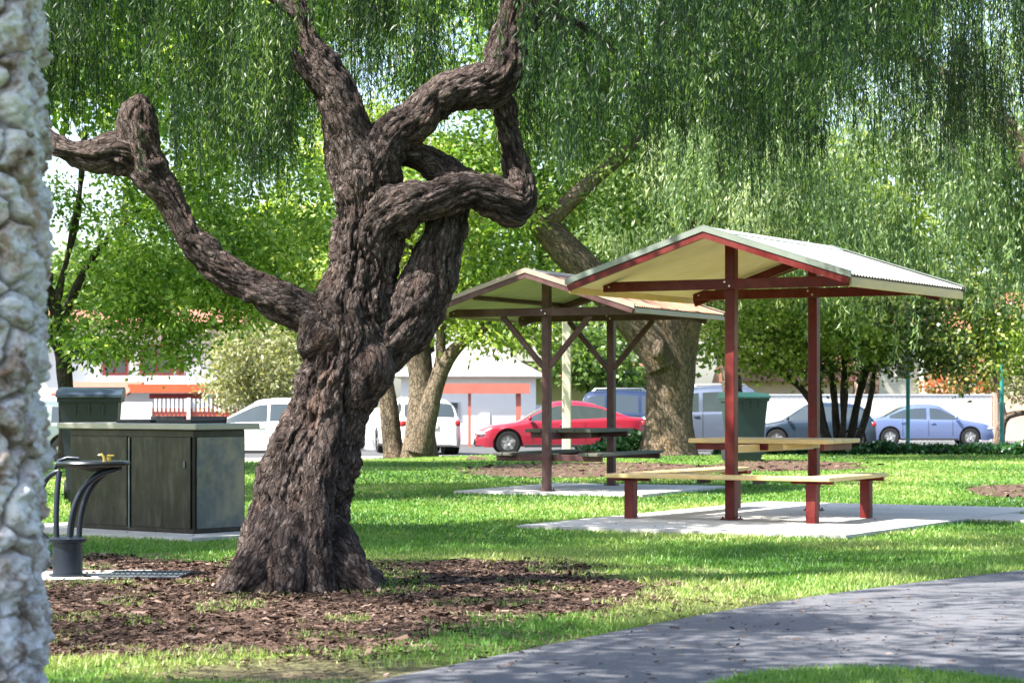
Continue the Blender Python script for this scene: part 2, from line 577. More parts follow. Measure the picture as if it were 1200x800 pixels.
def rough_edge(poly, step, amp, freq, seed, closed=True):
    out = []
    n = len(poly)
    for i in range(n):
        a, b = Vector(poly[i]), Vector(poly[(i + 1) % n])
        L = (b - a).length
        k = max(1, min(400, int(L / step)))
        nrm = Vector((-(b - a).y, (b - a).x)).normalized() if L > 0 else Vector((0, 0))
        for j in range(k):
            p = a.lerp(b, j / k)
            d = (fbm([[p.x * freq, p.y * freq, seed]], 3, seed)[0] - .5) * 2 * amp
            p = p + nrm * d
            out.append((p.x, p.y))
    return out


def sheet(name, poly, z, mat, **kw):
    me = bpy.data.meshes.new(name)
    me.from_pydata([(x, y, z + gzf(x, y)) for x, y in poly], [], [tuple(range(len(poly)))])
    me.update()
    if me.polygons[0].normal.z < 0:
        me.flip_normals()
    me.materials.append(mat)
    o = bpy.data.objects.new(name, me)
    COL.objects.link(o)
    o['kind'] = 'structure'
    return o


def smoothpoly(poly, it=2):
    for _ in range(it):
        q = []
        n = len(poly)
        for i in range(n):
            a, b = poly[i], poly[(i + 1) % n]
            q.append((a[0] * .75 + b[0] * .25, a[1] * .75 + b[1] * .25))
            q.append((a[0] * .25 + b[0] * .75, a[1] * .25 + b[1] * .75))
        poly = q
    return poly


PATHs = smoothpoly(PATH, 2)
MULs = rough_edge(smoothpoly(MULCH, 2), .06, .55, 1.6, 3)


def bare_amount(x, y):
    """how thin the grass is (0 lawn, 1 bare soil)"""
    n = fbm(np.stack([x * 1.1, y * .8, x * 0 + 5], 1), 4, 9)
    n2 = fbm(np.stack([x * 4, y * 3, x * 0 + 2], 1), 3, 19)
    def spot(cx, cy, rx, ry, amt):
        d = np.sqrt(((x - cx) / rx) ** 2 + ((y - cy) / ry) ** 2)
        return sstep(1.0, .55, d) * amt
    zone = spot(-.9, 11.0, 3.4, 1.9, .78)                 # worn strip between mulch and path
    zone = np.maximum(zone, spot(.9, 12.9, 1.6, 1.5, .6))
    zone = np.maximum(zone, spot(1.0, 15.4, 1.0, 1.6, .5))
    zone = np.maximum(zone, spot(-2.6, 17.3, 1.2, 1.0, .4))
    return np.clip((n + .25 * (n2 - .5)) * 1.5 - 1.05 + zone, 0, 1)


def axis(vals):
    out = []
    for a, b, st in vals:
        out += list(np.arange(a, b, st))
    out.append(vals[-1][1])
    return np.array(out)


gx = axis([(-400, -60, 40), (-60, -14, 2), (-14, 14, .16), (14, 60, 2), (60, 400, 40)])
gy = axis([(-60, 6, 4), (6, 22, .14), (22, 64, .5), (64, 100, 3), (100, 500, 50)])
GX, GY = np.meshgrid(gx, gy)
gxf, gyf = GX.ravel(), GY.ravel()
gV = np.stack([gxf, gyf, gz(gxf, gyf) + (fbm(np.stack([gxf * .5, gyf * .5, gxf * 0], 1), 2, 4) - .5) * .0], 1)
nx_ = len(gx)
idx = np.arange(len(gxf)).reshape(len(gy), nx_)
gF = np.stack([idx[:-1, :-1].ravel(), idx[:-1, 1:].ravel(), idx[1:, 1:].ravel(), idx[1:, :-1].ravel()], 1)
lawn = npmesh('lawn', gV, gF, M['lawn'], None, True, {'bare': ('FLOAT', bare_amount(gxf, np.maximum(gyf, 8.0)))})
lawn['kind'] = 'structure'

sheet('path', rough_edge(PATHs, .15, .02, 6, 2), .006, M['path'])
sheet('mulch_bed', MULs, .005, M['mulch'])
sheet('mulch_patch', rough_edge(smoothpoly(MULCH_FAR), .5, .7, .6, 5), .005, M['mulch'])
sheet('mulch_patch', rough_edge(smoothpoly(MULCH_FAR2), .5, .9, .6, 6), .005, M['mulch'])
sheet('mulch_patch', rough_edge(smoothpoly(MULCH_FAR3), .3, .3, 1, 7), .005, M['mulch'])
sheet('mulch_patch', rough_edge(smoothpoly(MULCH_TREE), .5, .6, .6, 8), .005, M['mulch'])

# road beyond the lawn, with a kerb
rb = MB()
xs = np.linspace(-90, 90, 31)
for i in range(30):
    a, b = xs[i], xs[i + 1]
    ys = [52.6, 56, 60, 66, 74, 82, 90]
    for j in range(6):
        rb.add([(a, ys[j], gzf(a, ys[j]) + .012), (b, ys[j], gzf(b, ys[j]) + .012), (b, ys[j + 1], gzf(b, ys[j + 1]) + .012), (a, ys[j + 1], gzf(a, ys[j + 1]) + .012)], [(0, 1, 2, 3)])
rb.build('road', M['road'])['kind'] = 'structure'
kb = MB()
for i in range(30):
    a, b = xs[i], xs[i + 1]
    kb.beam((a, 52.5, gzf(a, 52.5) + .02), (b, 52.5, gzf(b, 52.5) + .02), .15, .2, bev=.01)
kb.build('kerb', M['concrete'])['kind'] = 'structure'


def slab(name, c, th, x0, x1, y0, y1, top=.035):
    g = Vector((math.cos(th), -math.sin(th))); r = Vector((math.sin(th), math.cos(th)))
    C = Vector(c)
    P = [C + g * a + r * b for a, b in ((x0, y0), (x1, y0), (x1, y1), (x0, y1))]
    P = [(p.x, p.y) for p in P]
    m = MB()
    m.prism(P, 'z', -.1, top)
    o = m.build(name, M['concrete'])
    o['kind'] = 'structure'
    return P


TH1, TH2, THB = .517, .446, .68
S1P = Vector((2.128, 22.335)); S2P = Vector((.444, 29.411))
C1 = S1P + Vector((math.sin(TH1), math.cos(TH1))) * 1.05
C2 = S2P + Vector((math.sin(TH2), math.cos(TH2))) * 1.05
PAD1 = slab('concrete_pad', C1, TH1, -1.35, 1.9, -2.9, 2.9)
PAD2 = slab('concrete_pad', C2, TH2, -1.1, 1.5, -1.5, 1.6)
PADX = slab('concrete_path', C1, TH1, 1.903, 7.5, .35, 1.6, .030)
BQ = Vector((-2.76, 20.0))
PADB = slab('concrete_pad', BQ, THB, -2.35, .45, -.45, 1.3)
PADF = [(-3.25, 15.05), (-2.42, 15.3), (-2.5, 16.0), (-3.45, 15.85)]
m_ = MB(); m_.prism(PADF, 'z', -.05, .02); o = m_.build('fountain_slab', M['concrete']); o['kind'] = 'structure'


# ------------------------------------------------------------------ grass
def blades(n, y0, y1, x0, x1, name, hmul=1.0, seed=1):
    rg = np.random.default_rng(seed)
    # even cover per distance: nearer ground gets more, thinner blades
    v = rg.uniform(1 / y1, 1 / y0, n)
    Y = 1 / v
    X = rg.uniform(x0, x1, n) * Y / F
    keep = np.ones(n, bool)
    for p in (PATHs, PAD1, PAD2, PADX, PADB, PADF):
        keep &= ~inpoly(X, Y, p)
    nn = fbm(np.stack([X * 3, Y * 2, X * 0], 1), 3, 33)
    inm = inpoly(X, Y, MULCH)
    edge_ok = nn > .585
    keep &= (~inm) | (edge_ok & (rg.random(n) < .5))
    for p in (MULCH_FAR, MULCH_FAR2, MULCH_FAR3, MULCH_TREE):
        keep &= (~inpoly(X, Y, p)) | (rg.random(n) < .12)
    b = bare_amount(X, Y)
    keep &= rg.random(n) > b * 1.5
    X, Y, b = X[keep], Y[keep], b[keep]
    k = len(X)
    tall = fbm(np.stack([X * 1.3, Y * 1.3, X * 0 + 8], 1), 3, 55)
    h = rg.uniform(.010, .036, k) * (.6 + tall) * hmul
    w = np.maximum(.0022, Y * .00042) * rg.uniform(.7, 1.3, k)
    a = rg.uniform(0, 2 * PI, k)
    lean = rg.uniform(.1, .9, k) * h
    la = rg.uniform(0, 2 * PI, k)
    z = gz(X, Y)
    p0 = np.stack([X - np.cos(a) * w, Y - np.sin(a) * w, z], 1)
    p1 = np.stack([X + np.cos(a) * w, Y + np.sin(a) * w, z], 1)
    p2 = np.stack([X + np.cos(la) * lean, Y + np.sin(la) * lean, z + h], 1)
    V = np.stack([p0, p1, p2], 1).reshape(-1, 3)
    Fc = np.arange(3 * k).reshape(-1, 3)
    big = fbm(np.stack([X * .6, Y * .35, X * 0 + 3], 1), 3, 77)
    r = np.clip(rg.normal(.42, .11, k) + (big - .5) * 1.7 + .06 + b * .5, 0, 1)
    o = npmesh(name, V, Fc, M['grass'], None, False, {'rnd': ('FLOAT', np.repeat(r, 3))})
    tag(o, 'short green lawn grass between the mulch, the paths and the road', 'grass', kind='stuff')


blades(430000, 9.0, 50.5, -760, 760, 'grass', 1.0, 5)


def chips(n, poly, name, label, seed, x0, x1, y0, y1, size=1.0):
    rg = np.random.default_rng(seed)
    poly_c = np.mean(poly, axis=0)
    X = rg.uniform(x0, x1, n); Y = rg.uniform(y0, y1, n)
    nn = fbm(np.stack([X * 2.5, Y * 2.5, X * 0], 1), 3, 3)
    pad = inpoly(X, Y, poly)
    grow = inpoly(X, Y, [(px_ + (px_ - poly_c[0]) * .10, py_ + (py_ - poly_c[1]) * .10) for px_, py_ in poly])
    pth = inpoly(X, Y, PATHs)
    keep = (pad & ((nn > .3) | (rg.random(n) < .5))) | (grow & (nn > .5) & (rg.random(n) < .45))
    keep &= (~pth) | (rg.random(n) < .06)
    X, Y = X[keep], Y[keep]
    k = len(X)
    L = rg.gamma(2.0, .0054, k).clip(.004, .045) * size; W = L * rg.uniform(.15, .6, k)
    a = rg.uniform(0, 2 * PI, k); ti = rg.normal(0, .22, k)
    z = .009 + rg.uniform(0, .010, k)
    d = np.stack([np.cos(a) * np.cos(ti), np.sin(a) * np.cos(ti), np.sin(ti)], 1) * L[:, None]
    s = np.stack([-np.sin(a), np.cos(a), rg.uniform(-.5, .5, k)], 1) * W[:, None]
    c = np.stack([X, Y, z + gz(X, Y)], 1)
    V = np.stack([c - d - s, c + d - s * .6, c + d + s, c - d + s * .7], 1).reshape(-1, 3)
    r = np.clip(rg.beta(1.6, 2.6, k), 0, 1)
    o = npmesh(name, V, np.arange(4 * k).reshape(-1, 4), M['chips'], None, False, {'rnd': ('FLOAT', np.repeat(r, 4))})
    tag(o, label, 'bark chips', kind='stuff')


chips(170000, MULs, 'bark_chips', 'loose brown bark chips around the foot of the big gnarled tree', 4, -4.2, 1.6, 10.5, 18.5)
chips(5000, MULCH_FAR, 'bark_chips', 'dry pale bark litter beneath the smooth barked tree', 5, -3.5, 5, 34, 46, 2.2)
chips(4000, MULCH_FAR2, 'bark_chips', 'dark bark litter on the lawn beyond the nearer picnic shelter', 6, 3, 9, 34, 48, 2.2)
chips(2500, MULCH_FAR3, 'bark_chips', 'small patch of bark litter on the lawn at the right edge', 7, 5, 11, 26, 34, 2)
chips(26000, [(-4.4, 9.6), (-2.4, 9.4), (0, 9.9), (1.6, 11.3), (2.1, 13.2), (1.2, 14.6), (.2, 13.2), (-1.2, 12.2), (-4.4, 12.0)], 'leaf_litter', 'thin scatter of bark crumbs and dry leaves on the worn strip between mulch and path', 9, -4.6, 2.4, 9.3, 14.8, .75)
# fallen leaves on the path and lawn
rg = np.random.default_rng(21)
k = 2600
Y = 1 / rg.uniform(1 / 40, 1 / 9.5, k); X = rg.uniform(-600, 650, k) * Y / F
a = rg.uniform(0, 2 * PI, k); L = rg.uniform(.006, .022, k); W = L * .35
z = gz(X, Y) + .012 + np.where(inpoly(X, Y, PAD1) | inpoly(X, Y, PAD2) | inpoly(X, Y, PADX) | inpoly(X, Y, PADB), .03, 0)
d = np.stack([np.cos(a) * L, np.sin(a) * L, rg.uniform(0, .004, k)], 1); s = np.stack([-np.sin(a) * W, np.cos(a) * W, rg.uniform(0, .004, k)], 1)
c = np.stack([X, Y, z], 1)
V = np.stack([c - d, c - s, c + d, c + s], 1).reshape(-1, 3)
o = npmesh('leaf_litter', V, np.arange(4 * k).reshape(-1, 4), M['chips'], None, False, {'rnd': ('FLOAT', np.repeat(rg.uniform(.1, 1, k), 4))})
tag(o, 'small dry fallen leaves scattered over the path and the grass', 'leaf litter', kind='stuff')


# ================================================================== TREES
def catmull(P, step):
    P = [np.array(p, float) for p in P]
    Q = [2 * P[0] - P[1]] + P + [2 * P[-1] - P[-2]]
    out = []
    for i in range(1, len(Q) - 2):
        p0, p1, p2, p3 = Q[i - 1:i + 3]
        L = np.linalg.norm((p2 - p1)[:3])
        k = max(2, int(L / step))
        for j in range(k):
            t = j / k
            out.append(.5 * ((2 * p1) + (-p0 + p2) * t + (2 * p0 - 5 * p1 + 4 * p2 - p3) * t * t + (-p0 + 3 * p1 - 3 * p2 + p3) * t ** 3))
    out.append(P[-1])
    return np.array(out)


def bark_tube(pts, n=96, step=.03, amp=.03, fr=13., fa=2.6, twist=.6, lump=.05, lf=3.0, seed=1, flare=0., cap=True):
    """pts: (x, y, z, r) along the limb; returns verts, faces, bark coords, ridge height"""
    C = catmull(pts, step)
    P, R = C[:, :3], np.maximum(C[:, 3], .003)
    m = len(P)
    T = np.gradient(P, axis=0); T /= np.linalg.norm(T, axis=1)[:, None]
    u = np.cross(T[0], [0, 1, 0.13]); u /= np.linalg.norm(u)
    U = []
    for i in range(m):
        u = u - T[i] * np.dot(u, T[i]); u /= np.linalg.norm(u)
        U.append(u.copy())
    U = np.array(U); Wv = np.cross(T, U)
    s = np.concatenate([[0], np.cumsum(np.linalg.norm(np.diff(P, axis=0), axis=1))])
    ang = np.linspace(0, 2 * PI, n, endpoint=False)
    A, S = np.meshgrid(ang, s); RR = np.repeat(R[:, None], n, 1)
    tw = A + S * twist
    cx, cy = np.cos(tw), np.sin(tw)
    bc = np.stack([cx * RR, cy * RR, S], -1).reshape(-1, 3)
    q = bc * [fr, fr, fa] + seed * 7.3
    q[:, 0] += (vnoise(bc * 5 + 9, seed) - .5) * 1.6
    q[:, 1] += (vnoise(bc * 5 + 29, seed) - .5) * 1.6
    big = np.abs(2 * vnoise(q * [.62, .62, .26], seed) - 1)
    mid_ = np.abs(2 * fbm(q * [1.25, 1.25, .75] + 4, 2, seed + 3) - 1)
    sml = np.abs(2 * vnoise(q * [2.6, 2.6, 2.2] + 14, seed + 6) - 1)
    hgt = np.clip(.45 * np.minimum(1, big * 2.2) + .35 * np.minimum(1, mid_ * 3.2) + .20 * np.minimum(1, sml * 2.5), 0, 1)
    lum = fbm(bc * lf + seed, 3, seed + 5) - .5
    fine = fbm(bc * [46, 46, 20] + seed, 2, seed + 9) - .5
    rr = RR.ravel() + amp * (hgt - .65) + amp * .35 * fine + lump * lum * 2
    if flare:
        h = np.clip(P[:, 2] - P[0, 2] - .1, 0, None)
        fl = flare * np.exp(-h / .28)
        lob = (.6 + .5 * np.cos(A * 5 + 1.0) + .35 * np.cos(A * 3 + 2))
        rr = rr + (fl[:, None] * lob * RR).ravel()
    V = np.repeat(P, n, 0) + (np.cos(A)[..., None] * U[:, None] + np.sin(A)[..., None] * Wv[:, None]).reshape(-1, 3) * rr[:, None]
    i = np.arange(m - 1)[:, None] * n
    j = np.arange(n)[None]; j2 = (j + 1) % n
    Fc = np.stack([i + j, i + j2, i + n + j2, i + n + j], -1).reshape(-1, 4)
    if cap:   # close the end with a shrunken ring fan
        cv = P[-1] + T[-1] * R[-1] * .25
        base = len(V)
        ring = V[-n:]
        r2 = cv + (ring - P[-1]) * .45
        V = np.vstack([V, r2, [cv]])
        k = np.arange(n); k2 = (k + 1) % n
        Fc = np.vstack([Fc, np.stack([base - n + k, base - n + k2, base + k2, base + k], 1),
                        np.stack([base + k, base + k2, np.full(n, base + n), np.full(n, base + n)], 1)])
        # degenerate quads avoided: replace by pairing ring vertices
        Fc = Fc[:-n]
        half = np.arange(0, n - 2, 2)
        Fc = np.vstack([Fc, np.stack([base + half, base + half + 1, base + half + 2, np.full(len(half), base + n)], 1),
                        [[base + n - 2, base + n - 1, base, base + n]]])
        bc = np.vstack([bc, bc[-n:] * .5, bc[-1:] * .3]); hgt = np.concatenate([hgt, hgt[-n:], [.5]])
    return V, Fc, bc, hgt


def join(parts):
    Vs, Fs, Bs, Hs, b = [], [], [], [], 0
    for V, Fc, B, H in parts:
        Vs.append(V); Fs.append(Fc + b); Bs.append(B); Hs.append(H); b += len(V)
    return np.vstack(Vs), np.vstack(Fs), np.vstack(Bs), np.concatenate(Hs)


def barkobj(name, parts, mat, parent):
    V, Fc, B, H = join(parts)
    return npmesh(name, V, Fc, mat, parent, True, {'bark': ('FLOAT_VECTOR', B), 'hgt': ('FLOAT', H)})


def P4(px, py, Y, rpx):
    x, y, z = at(px, Y, py)
    return (x, y, z, rpx * Y / F)


def unit(v):
    return v / np.maximum(np.linalg.norm(v, axis=1), 1e-6)[:, None]


def leafquads(c, d, L, W, rg):
    """diamond leaves starting at c, pointing along d"""
    k = len(c)
    d = unit(d)
    s = unit(np.cross(d, rg.normal(size=(k, 3))))
    L = L[:, None]; W = W[:, None]
    return np.stack([c, c + d * L * .45 + s * W, c + d * L, c + d * L * .45 - s * W], 1).reshape(-1, 3)


def leafmesh(name, V, r, mat, parent):
    return npmesh(name, V, np.arange(len(V)).reshape(-1, 4), mat, parent, False, {'rnd': ('FLOAT', np.repeat(np.clip(r, 0, 1), 4))})


def strands(tops, lens, rg, per_m=75, L=(.03, .06), W=(.003, .006), spread=.05, sway=.25, base_r=.35, rs=.16, tone=None):
    """weeping twigs: leaflets hanging along a falling line"""
    n = len(tops)
    cnt = np.maximum(6, (lens * per_m).astype(int))
    idx = np.repeat(np.arange(n), cnt)
    t = rg.random(len(idx))
    dirx = rg.normal(0, sway, n); diry = rg.normal(0, sway, n)
    tt = t * lens[idx]
    # leaves the bough sideways, then falls
    c = tops[idx].copy()
    bow = np.sqrt(np.clip(t, 0, 1))
    c[:, 0] += dirx[idx] * bow * lens[idx] + rg.normal(0, spread, len(idx)) * (1.1 - .7 * t)
    c[:, 1] += diry[idx] * bow * lens[idx] + rg.normal(0, spread, len(idx)) * (1.1 - .7 * t)
    c[:, 2] -= tt
    d = np.stack([rg.normal(0, .5, len(idx)), rg.normal(0, .5, len(idx)), -rg.uniform(.5, 1.6, len(idx))], 1)
    sr = rg.normal(base_r, .2, n) if tone is None else base_r + tone + rg.normal(0, .07, n)
    r = sr[idx] + rg.normal(0, rs, len(idx))
    Vl = leafquads(c, d, rg.uniform(*L, len(idx)), rg.uniform(*W, len(idx)), rg)
    # the twig itself, in short lengths
    seg = 6
    tv = np.linspace(0, 1, seg + 1)
    bw = np.sqrt(tv)[None, :] * lens[:, None]
    line = np.stack([tops[:, 0:1] + dirx[:, None] * bw, tops[:, 1:2] + diry[:, None] * bw, tops[:, 2:3] - tv[None, :] * lens[:, None]], -1)
    a, b = line[:, :-1].reshape(-1, 3), line[:, 1:].reshape(-1, 3)
    ww = np.array([max(W) * .45, 0, 0])
    Vt = np.stack([a - ww, b - ww * .8, b + ww * .8, a + ww], 1).reshape(-1, 3)
    return np.vstack([Vl, Vt]), np.concatenate([r, np.zeros(len(a))])


def cloud(blobs, rg, clusters, per, L=(.07, .13), W=(.02, .04), cr=.35, base_r=.5, rs=.18, hollow=.55, droop=.4, flat=.7):
    """crown of leaf clumps; blobs: (x, y, z, rx, ry, rz)"""
    B = np.array(blobs, float)
    vol = B[:, 3] * B[:, 4] * B[:, 5]
    wts = vol ** .8; wts /= wts.sum()
    bi = rg.choice(len(B), clusters, p=wts)
    u = unit(rg.normal(size=(clusters, 3)))
    rad = rg.uniform(hollow, 1.0, clusters) ** .7
    cc = B[bi, :3] + u * rad[:, None] * B[bi, 3:]
    crr = cr * rg.uniform(.5, 1.4, clusters)
    cnt = (per * rg.uniform(.4, 1.6, clusters)).astype(int) + 3
    idx = np.repeat(np.arange(clusters), cnt)
    k = len(idx)
    off = rg.normal(size=(k, 3)) * .5
    off[:, 2] *= flat
    c = cc[idx] + off * crr[idx][:, None]
    d = off * 1.2 + rg.normal(size=(k, 3)) * .6
    d[:, 2] -= droop
    cb = rg.normal(base_r, .16, clusters)
    r = cb[idx] + rg.normal(0, rs, k)
    return leafquads(c, d, rg.uniform(*L, k), rg.uniform(*W, k), rg), r


# ---------------------------------------------------------------- the big gnarled pepper tree
TY = 14.7
tree = empty('pepper_tree', (at(352, TY)[0], TY, 0))
tag(tree, 'big gnarled old tree with dark furrowed bark and weeping foliage on the mulch', 'tree')
TP = tree.location.copy()


def under(o, root):
    o.parent = root
    o.matrix_parent_inverse = Matrix.Translation(root.location).inverted()
    return o


def T(px, py, rpx, dy=0.0):
    return P4(px, py, TY + dy, rpx)


main = bark_tube([T(352, 712, 74), T(351, 690, 72), T(350, 655, 66), T(350, 612, 61), T(360, 555, 56), T(382, 500, 50), T(398, 450, 51), T(410, 400, 52), T(416, 360, 48), T(424, 310, 42), T(431, 255, 41), T(430, 205, 38), T(440, 168, 26)],
                 n=330, step=.011, amp=.075, fr=15, fa=4.2, twist=.5, lump=.075, lf=2.3, seed=3, flare=.42, cap=True)
root1 = bark_tube([T(345, 570, 8, 0), T(330, 610, 30, -.2), T(308, 648, 30, -.33), T(283, 682, 25, -.42), T(262, 706, 15, -.5)], n=110, step=.02, amp=.03, fr=16, fa=4.5, seed=8, lump=.04, cap=True)
root2 = bark_tube([T(372, 580, 8, 0), T(385, 625, 28, -.12), T(402, 660, 26, -.25), T(425, 690, 18, -.32), T(450, 712, 10, -.35)], n=80, step=.02, amp=.03, fr=16, fa=4.5, seed=9, lump=.04)
root3 = bark_tube([T(356, 550, 6, 0), T(352, 590, 18, -.24), T(348, 620, 22, -.34), T(340, 650, 22, -.42), T(333, 695, 20, -.48), T(330, 720, 14, -.5)], n=80, step=.02, amp=.035, fr=16, fa=4.5, seed=19, lump=.04)
root4 = bark_tube([T(398, 440, 6, .0), T(390, 490, 16, -.2), T(380, 540, 20, -.28), T(372, 600, 22, -.33), T(370, 660, 22, -.4), T(380, 710, 18, -.44)], n=80, step=.02, amp=.035, fr=16, fa=4.5, seed=29, lump=.04)
burl1 = bark_tube([T(400, 372, 14, -.1), T(382, 392, 34, -.1), T(366, 410, 26, -.08), T(358, 424, 8, -.05)], n=90, step=.015, amp=.03, fr=15, fa=8, seed=31, lump=.06)
burl2 = bark_tube([T(420, 400, 20, -.14), T(432, 425, 30, -.16), T(425, 455, 24, -.16), T(410, 480, 10, -.15)], n=90, step=.015, amp=.03, fr=15, fa=6, seed=37, lump=.06)
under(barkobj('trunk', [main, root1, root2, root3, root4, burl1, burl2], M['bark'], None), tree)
KW = dict(amp=.042, fr=18, fa=6.5, lump=.045, lf=4)
limbs = [
    # left limb sweeping up to the pruned stub
    [bark_tube([T(400, 385, 26), T(372, 372, 26), T(340, 357, 22), T(305, 341, 20), T(270, 323, 19), T(240, 300, 18), T(216, 268, 17), T(197, 232, 18), T(174, 200, 23), T(162, 168, 24), T(160, 142, 23), T(163, 125, 19), T(166, 113, 9)], n=130, step=.016, seed=4, twist=1.2, **KW),
     bark_tube([T(172, 192, 20), T(140, 180, 21), T(110, 183, 18), T(81, 177, 16), T(55, 165, 12, .1), T(20, 150, 10, .2), T(-40, 120, 8, .4)], n=96, step=.02, seed=5, **KW)],
    # upright left fork
    [bark_tube([T(436, 265, 22), T(425, 215, 34), T(408, 165, 29), T(395, 115, 25), T(376, 75, 20), T(362, 45, 13), T(350, 5, 9), T(330, -60, 7)], n=120, step=.016, seed=6, **KW),
     bark_tube([T(380, 108, 10, -.05), T(362, 88, 11, -.08), T(348, 70, 8, -.1), T(342, 58, 4, -.1)], n=50, step=.02, seed=16, **KW)],
    # right fork reaching over
    [bark_tube([T(428, 250, 22), T(436, 205, 34), T(456, 163, 27), T(482, 144, 23), T(514, 116, 22), T(548, 104, 22), T(576, 98, 25), T(594, 76, 22), T(598, 42, 16), T(607, 10, 20), T(622, -25, 20), T(650, -90, 16)], n=130, step=.016, seed=7, twist=1.3, **KW),
     bark_tube([T(578, 92, 12, .1), T(577, 60, 10, .15), T(590, 20, 10, .2), T(596, -30, 9, .3)], n=60, step=.02, seed=17, **KW)],
    # low elbow limb that turns up again
    [bark_tube([T(422, 320, 22, .05), T(438, 280, 30, -.02), T(455, 254, 30, -.1), T(480, 240, 26, -.14), T(512, 231, 22, -.15), T(550, 223, 21, -.1), T(582, 232, 23, -.05), T(602, 240, 24, 0), T(611, 222, 18, .08), T(603, 190, 16, .14), T(596, 155, 14, .18), T(588, 115, 12, .2)], n=130, step=.016, seed=11, twist=1.1, **KW),
     bark_tube([T(445, 190, 14, .1), T(470, 180, 16, .1), T(495, 186, 18, .12), T(522, 203, 19, .1), T(548, 220, 16, .02)], n=70, step=.02, seed=13, **KW)],
    # stout right stem
    [bark_tube([T(412, 452, 20), T(432, 422, 32), T(458, 394, 36), T(482, 366, 37), T(504, 325, 31), T(517, 285, 26), T(526, 250, 22, .1), T(538, 222, 17, .12), T(556, 205, 10, .14)], n=140, step=.016, seed=14, twist=.9, **KW)],
]
for parts in limbs:
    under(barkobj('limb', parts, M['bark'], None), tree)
# thin boughs inside the crown
bp = []
rgb_ = np.random.default_rng(5)
for px, py, ex, ey in ((600, 60, 680, -60), (610, 10, 760, -70), (350, 20, 240, -60), (610, 20, 720, 60), (30, 150, -40, 60), ):
    dy = rgb_.uniform(-.6, .8)
    mx, my = (px + ex) / 2 + rgb_.uniform(-25, 25), (py + ey) / 2 + rgb_.uniform(-20, 5)
    bp = [bark_tube([T(px, py, 7), T(mx, my, 5, dy * .5), T(ex, ey, 3.2, dy)], n=14, step=.05, amp=.004, lump=.01, seed=int(px))]
    under(barkobj('bough', bp, M['bark'], None), tree)

rg = np.random.default_rng(77)
HX = [-400, 0, 50, 75, 100, 125, 150, 175, 200, 235, 280, 330, 355, 390, 440, 490, 530, 580, 615, 650, 690, 730, 770, 820, 870, 920, 980, 1100, 1300]
HY = [60, 120, 150, 150, 110, 45, 60, 165, 215, 200, 225, 215, 120, 85, 105, 145, 90, 60, 215, 225, 190, 215, 185, 210, 170, 175, 120, 60, 20]


def hem(X):
    px = PX0 + X * F / TY
    return CAMH + (PY0 - np.interp(px, HX, HY)) * TY / F


def tufts(nt, per, x0, x1, y0, y1, bottom, rad, lo, hi, rg, skip=None, behind=None):
    """weeping branchlets: each carries a tassel of twigs"""
    X = rg.uniform(x0, x1, nt); Yt = rg.uniform(y0, y1, nt)
    if behind is not None: Yt = np.where((X < behind[0]) & (Yt < behind[1]) & (rg.random(nt) < .72), behind[1] + (behind[1] - Yt) * .9, Yt)
    z = bottom(X, Yt)
    L = rg.uniform(lo, hi, nt)
    tn = rg.normal(0, .17, nt)
    if skip is not None:
        k = ~skip(X, Yt, z, L)
        X, Yt, z, L, tn = X[k], Yt[k], z[k], L[k], tn[k]
    cnt = np.maximum(3, (per * rg.uniform(.4, 1.7, len(X))).astype(int))
    i = np.repeat(np.arange(len(X)), cnt)
    k = len(i)
    rr = rad * rg.uniform(.5, 1.4, len(X))[i]
    dx, dy = rg.normal(0, 1, k) * rr, rg.normal(0, 1, k) * rr
    ln = L[i] * rg.uniform(.35, 1.0, k) ** .7
    top = z[i] + L[i] + rg.uniform(-.1, .1, k) - (dx ** 2 + dy ** 2) / np.maximum(rr, .01) * .5
    return np.stack([X[i] + dx, Yt[i] + dy, top], 1), ln, tn[i]


def skip1(X, Yt, z, L):
    p = PX0 + X * F / Yt
    front = Yt < TY + .5
    u = rg.random(len(X))
    return (front & (p > 350) & (p < 610) & (u < .88)) | (front & (p > 105) & (p < 200) & (u < .85))


rg = np.random.default_rng(77)
tops, ln, tn = tufts(350, 11, -3.9, 3.5, TY - 2.0, TY + 2.6, lambda X, Yt: hem(X) + rg.exponential(.5, len(X)) + (Yt - TY) ** 2 * .05 + rg.uniform(-.16, .1, len(X)), .085, .5, 1.25, rg, skip1, (-.4, TY + .1))
V1, r1 = strands(tops, ln, rg, per_m=105, L=(.03, .07), W=(.0026, .005), spread=.03, sway=.10, base_r=.40, tone=tn)
# ceiling of foliage above: clumps
bl = [(X0, TY + dy, z + .3, rx, 1.7, .8) for X0, dy, z, rx in ((-1.2, 1.4, 6.0, 1.6), (.4, 0, 6.7, 1.7), (2.1, .9, 6.2, 1.5), (2.0, -1.2, 6.0, 1.5), (3.3, 0, 5.6, 1.2), (-.2, 2.6, 5.4, 1.4))]
V2, r2 = cloud(bl, rg, 170, 80, L=(.06, .12), W=(.008, .016), cr=.30, base_r=.45, droop=1.4)
bl = [(x0, y0, z0, 2.0, 2.0, .8) for x0, y0, z0 in ((-7.4, 13, 5.9), (-5.6, 10.6, 6.2), (-6.2, 16.0, 6.3), (-3.6, 9.2, 6.4), (-3.2, 16.6, 6.8), (-1.2, 10.2, 6.9), (-1.0, 13.6, 7.4), (1.2, 10.0, 6.4), (1.4, 17.6, 6.6), (-.8, 7.4, 5.8), (-3.2, 6.6, 5.6), (-7.0, 16.8, 5.8))]
V3, r3 = cloud(bl, rg, 104, 460, L=(.09, .16), W=(.018, .03), cr=.62, base_r=.45, droop=1.2, hollow=.2)  # wide clumps above the view, added to dapple mulch and path with shade
under(leafmesh('crown', np.vstack([V1, V2, V3]), np.concatenate([r1, r2, r3]), M['leaf_pepper'], None), tree)

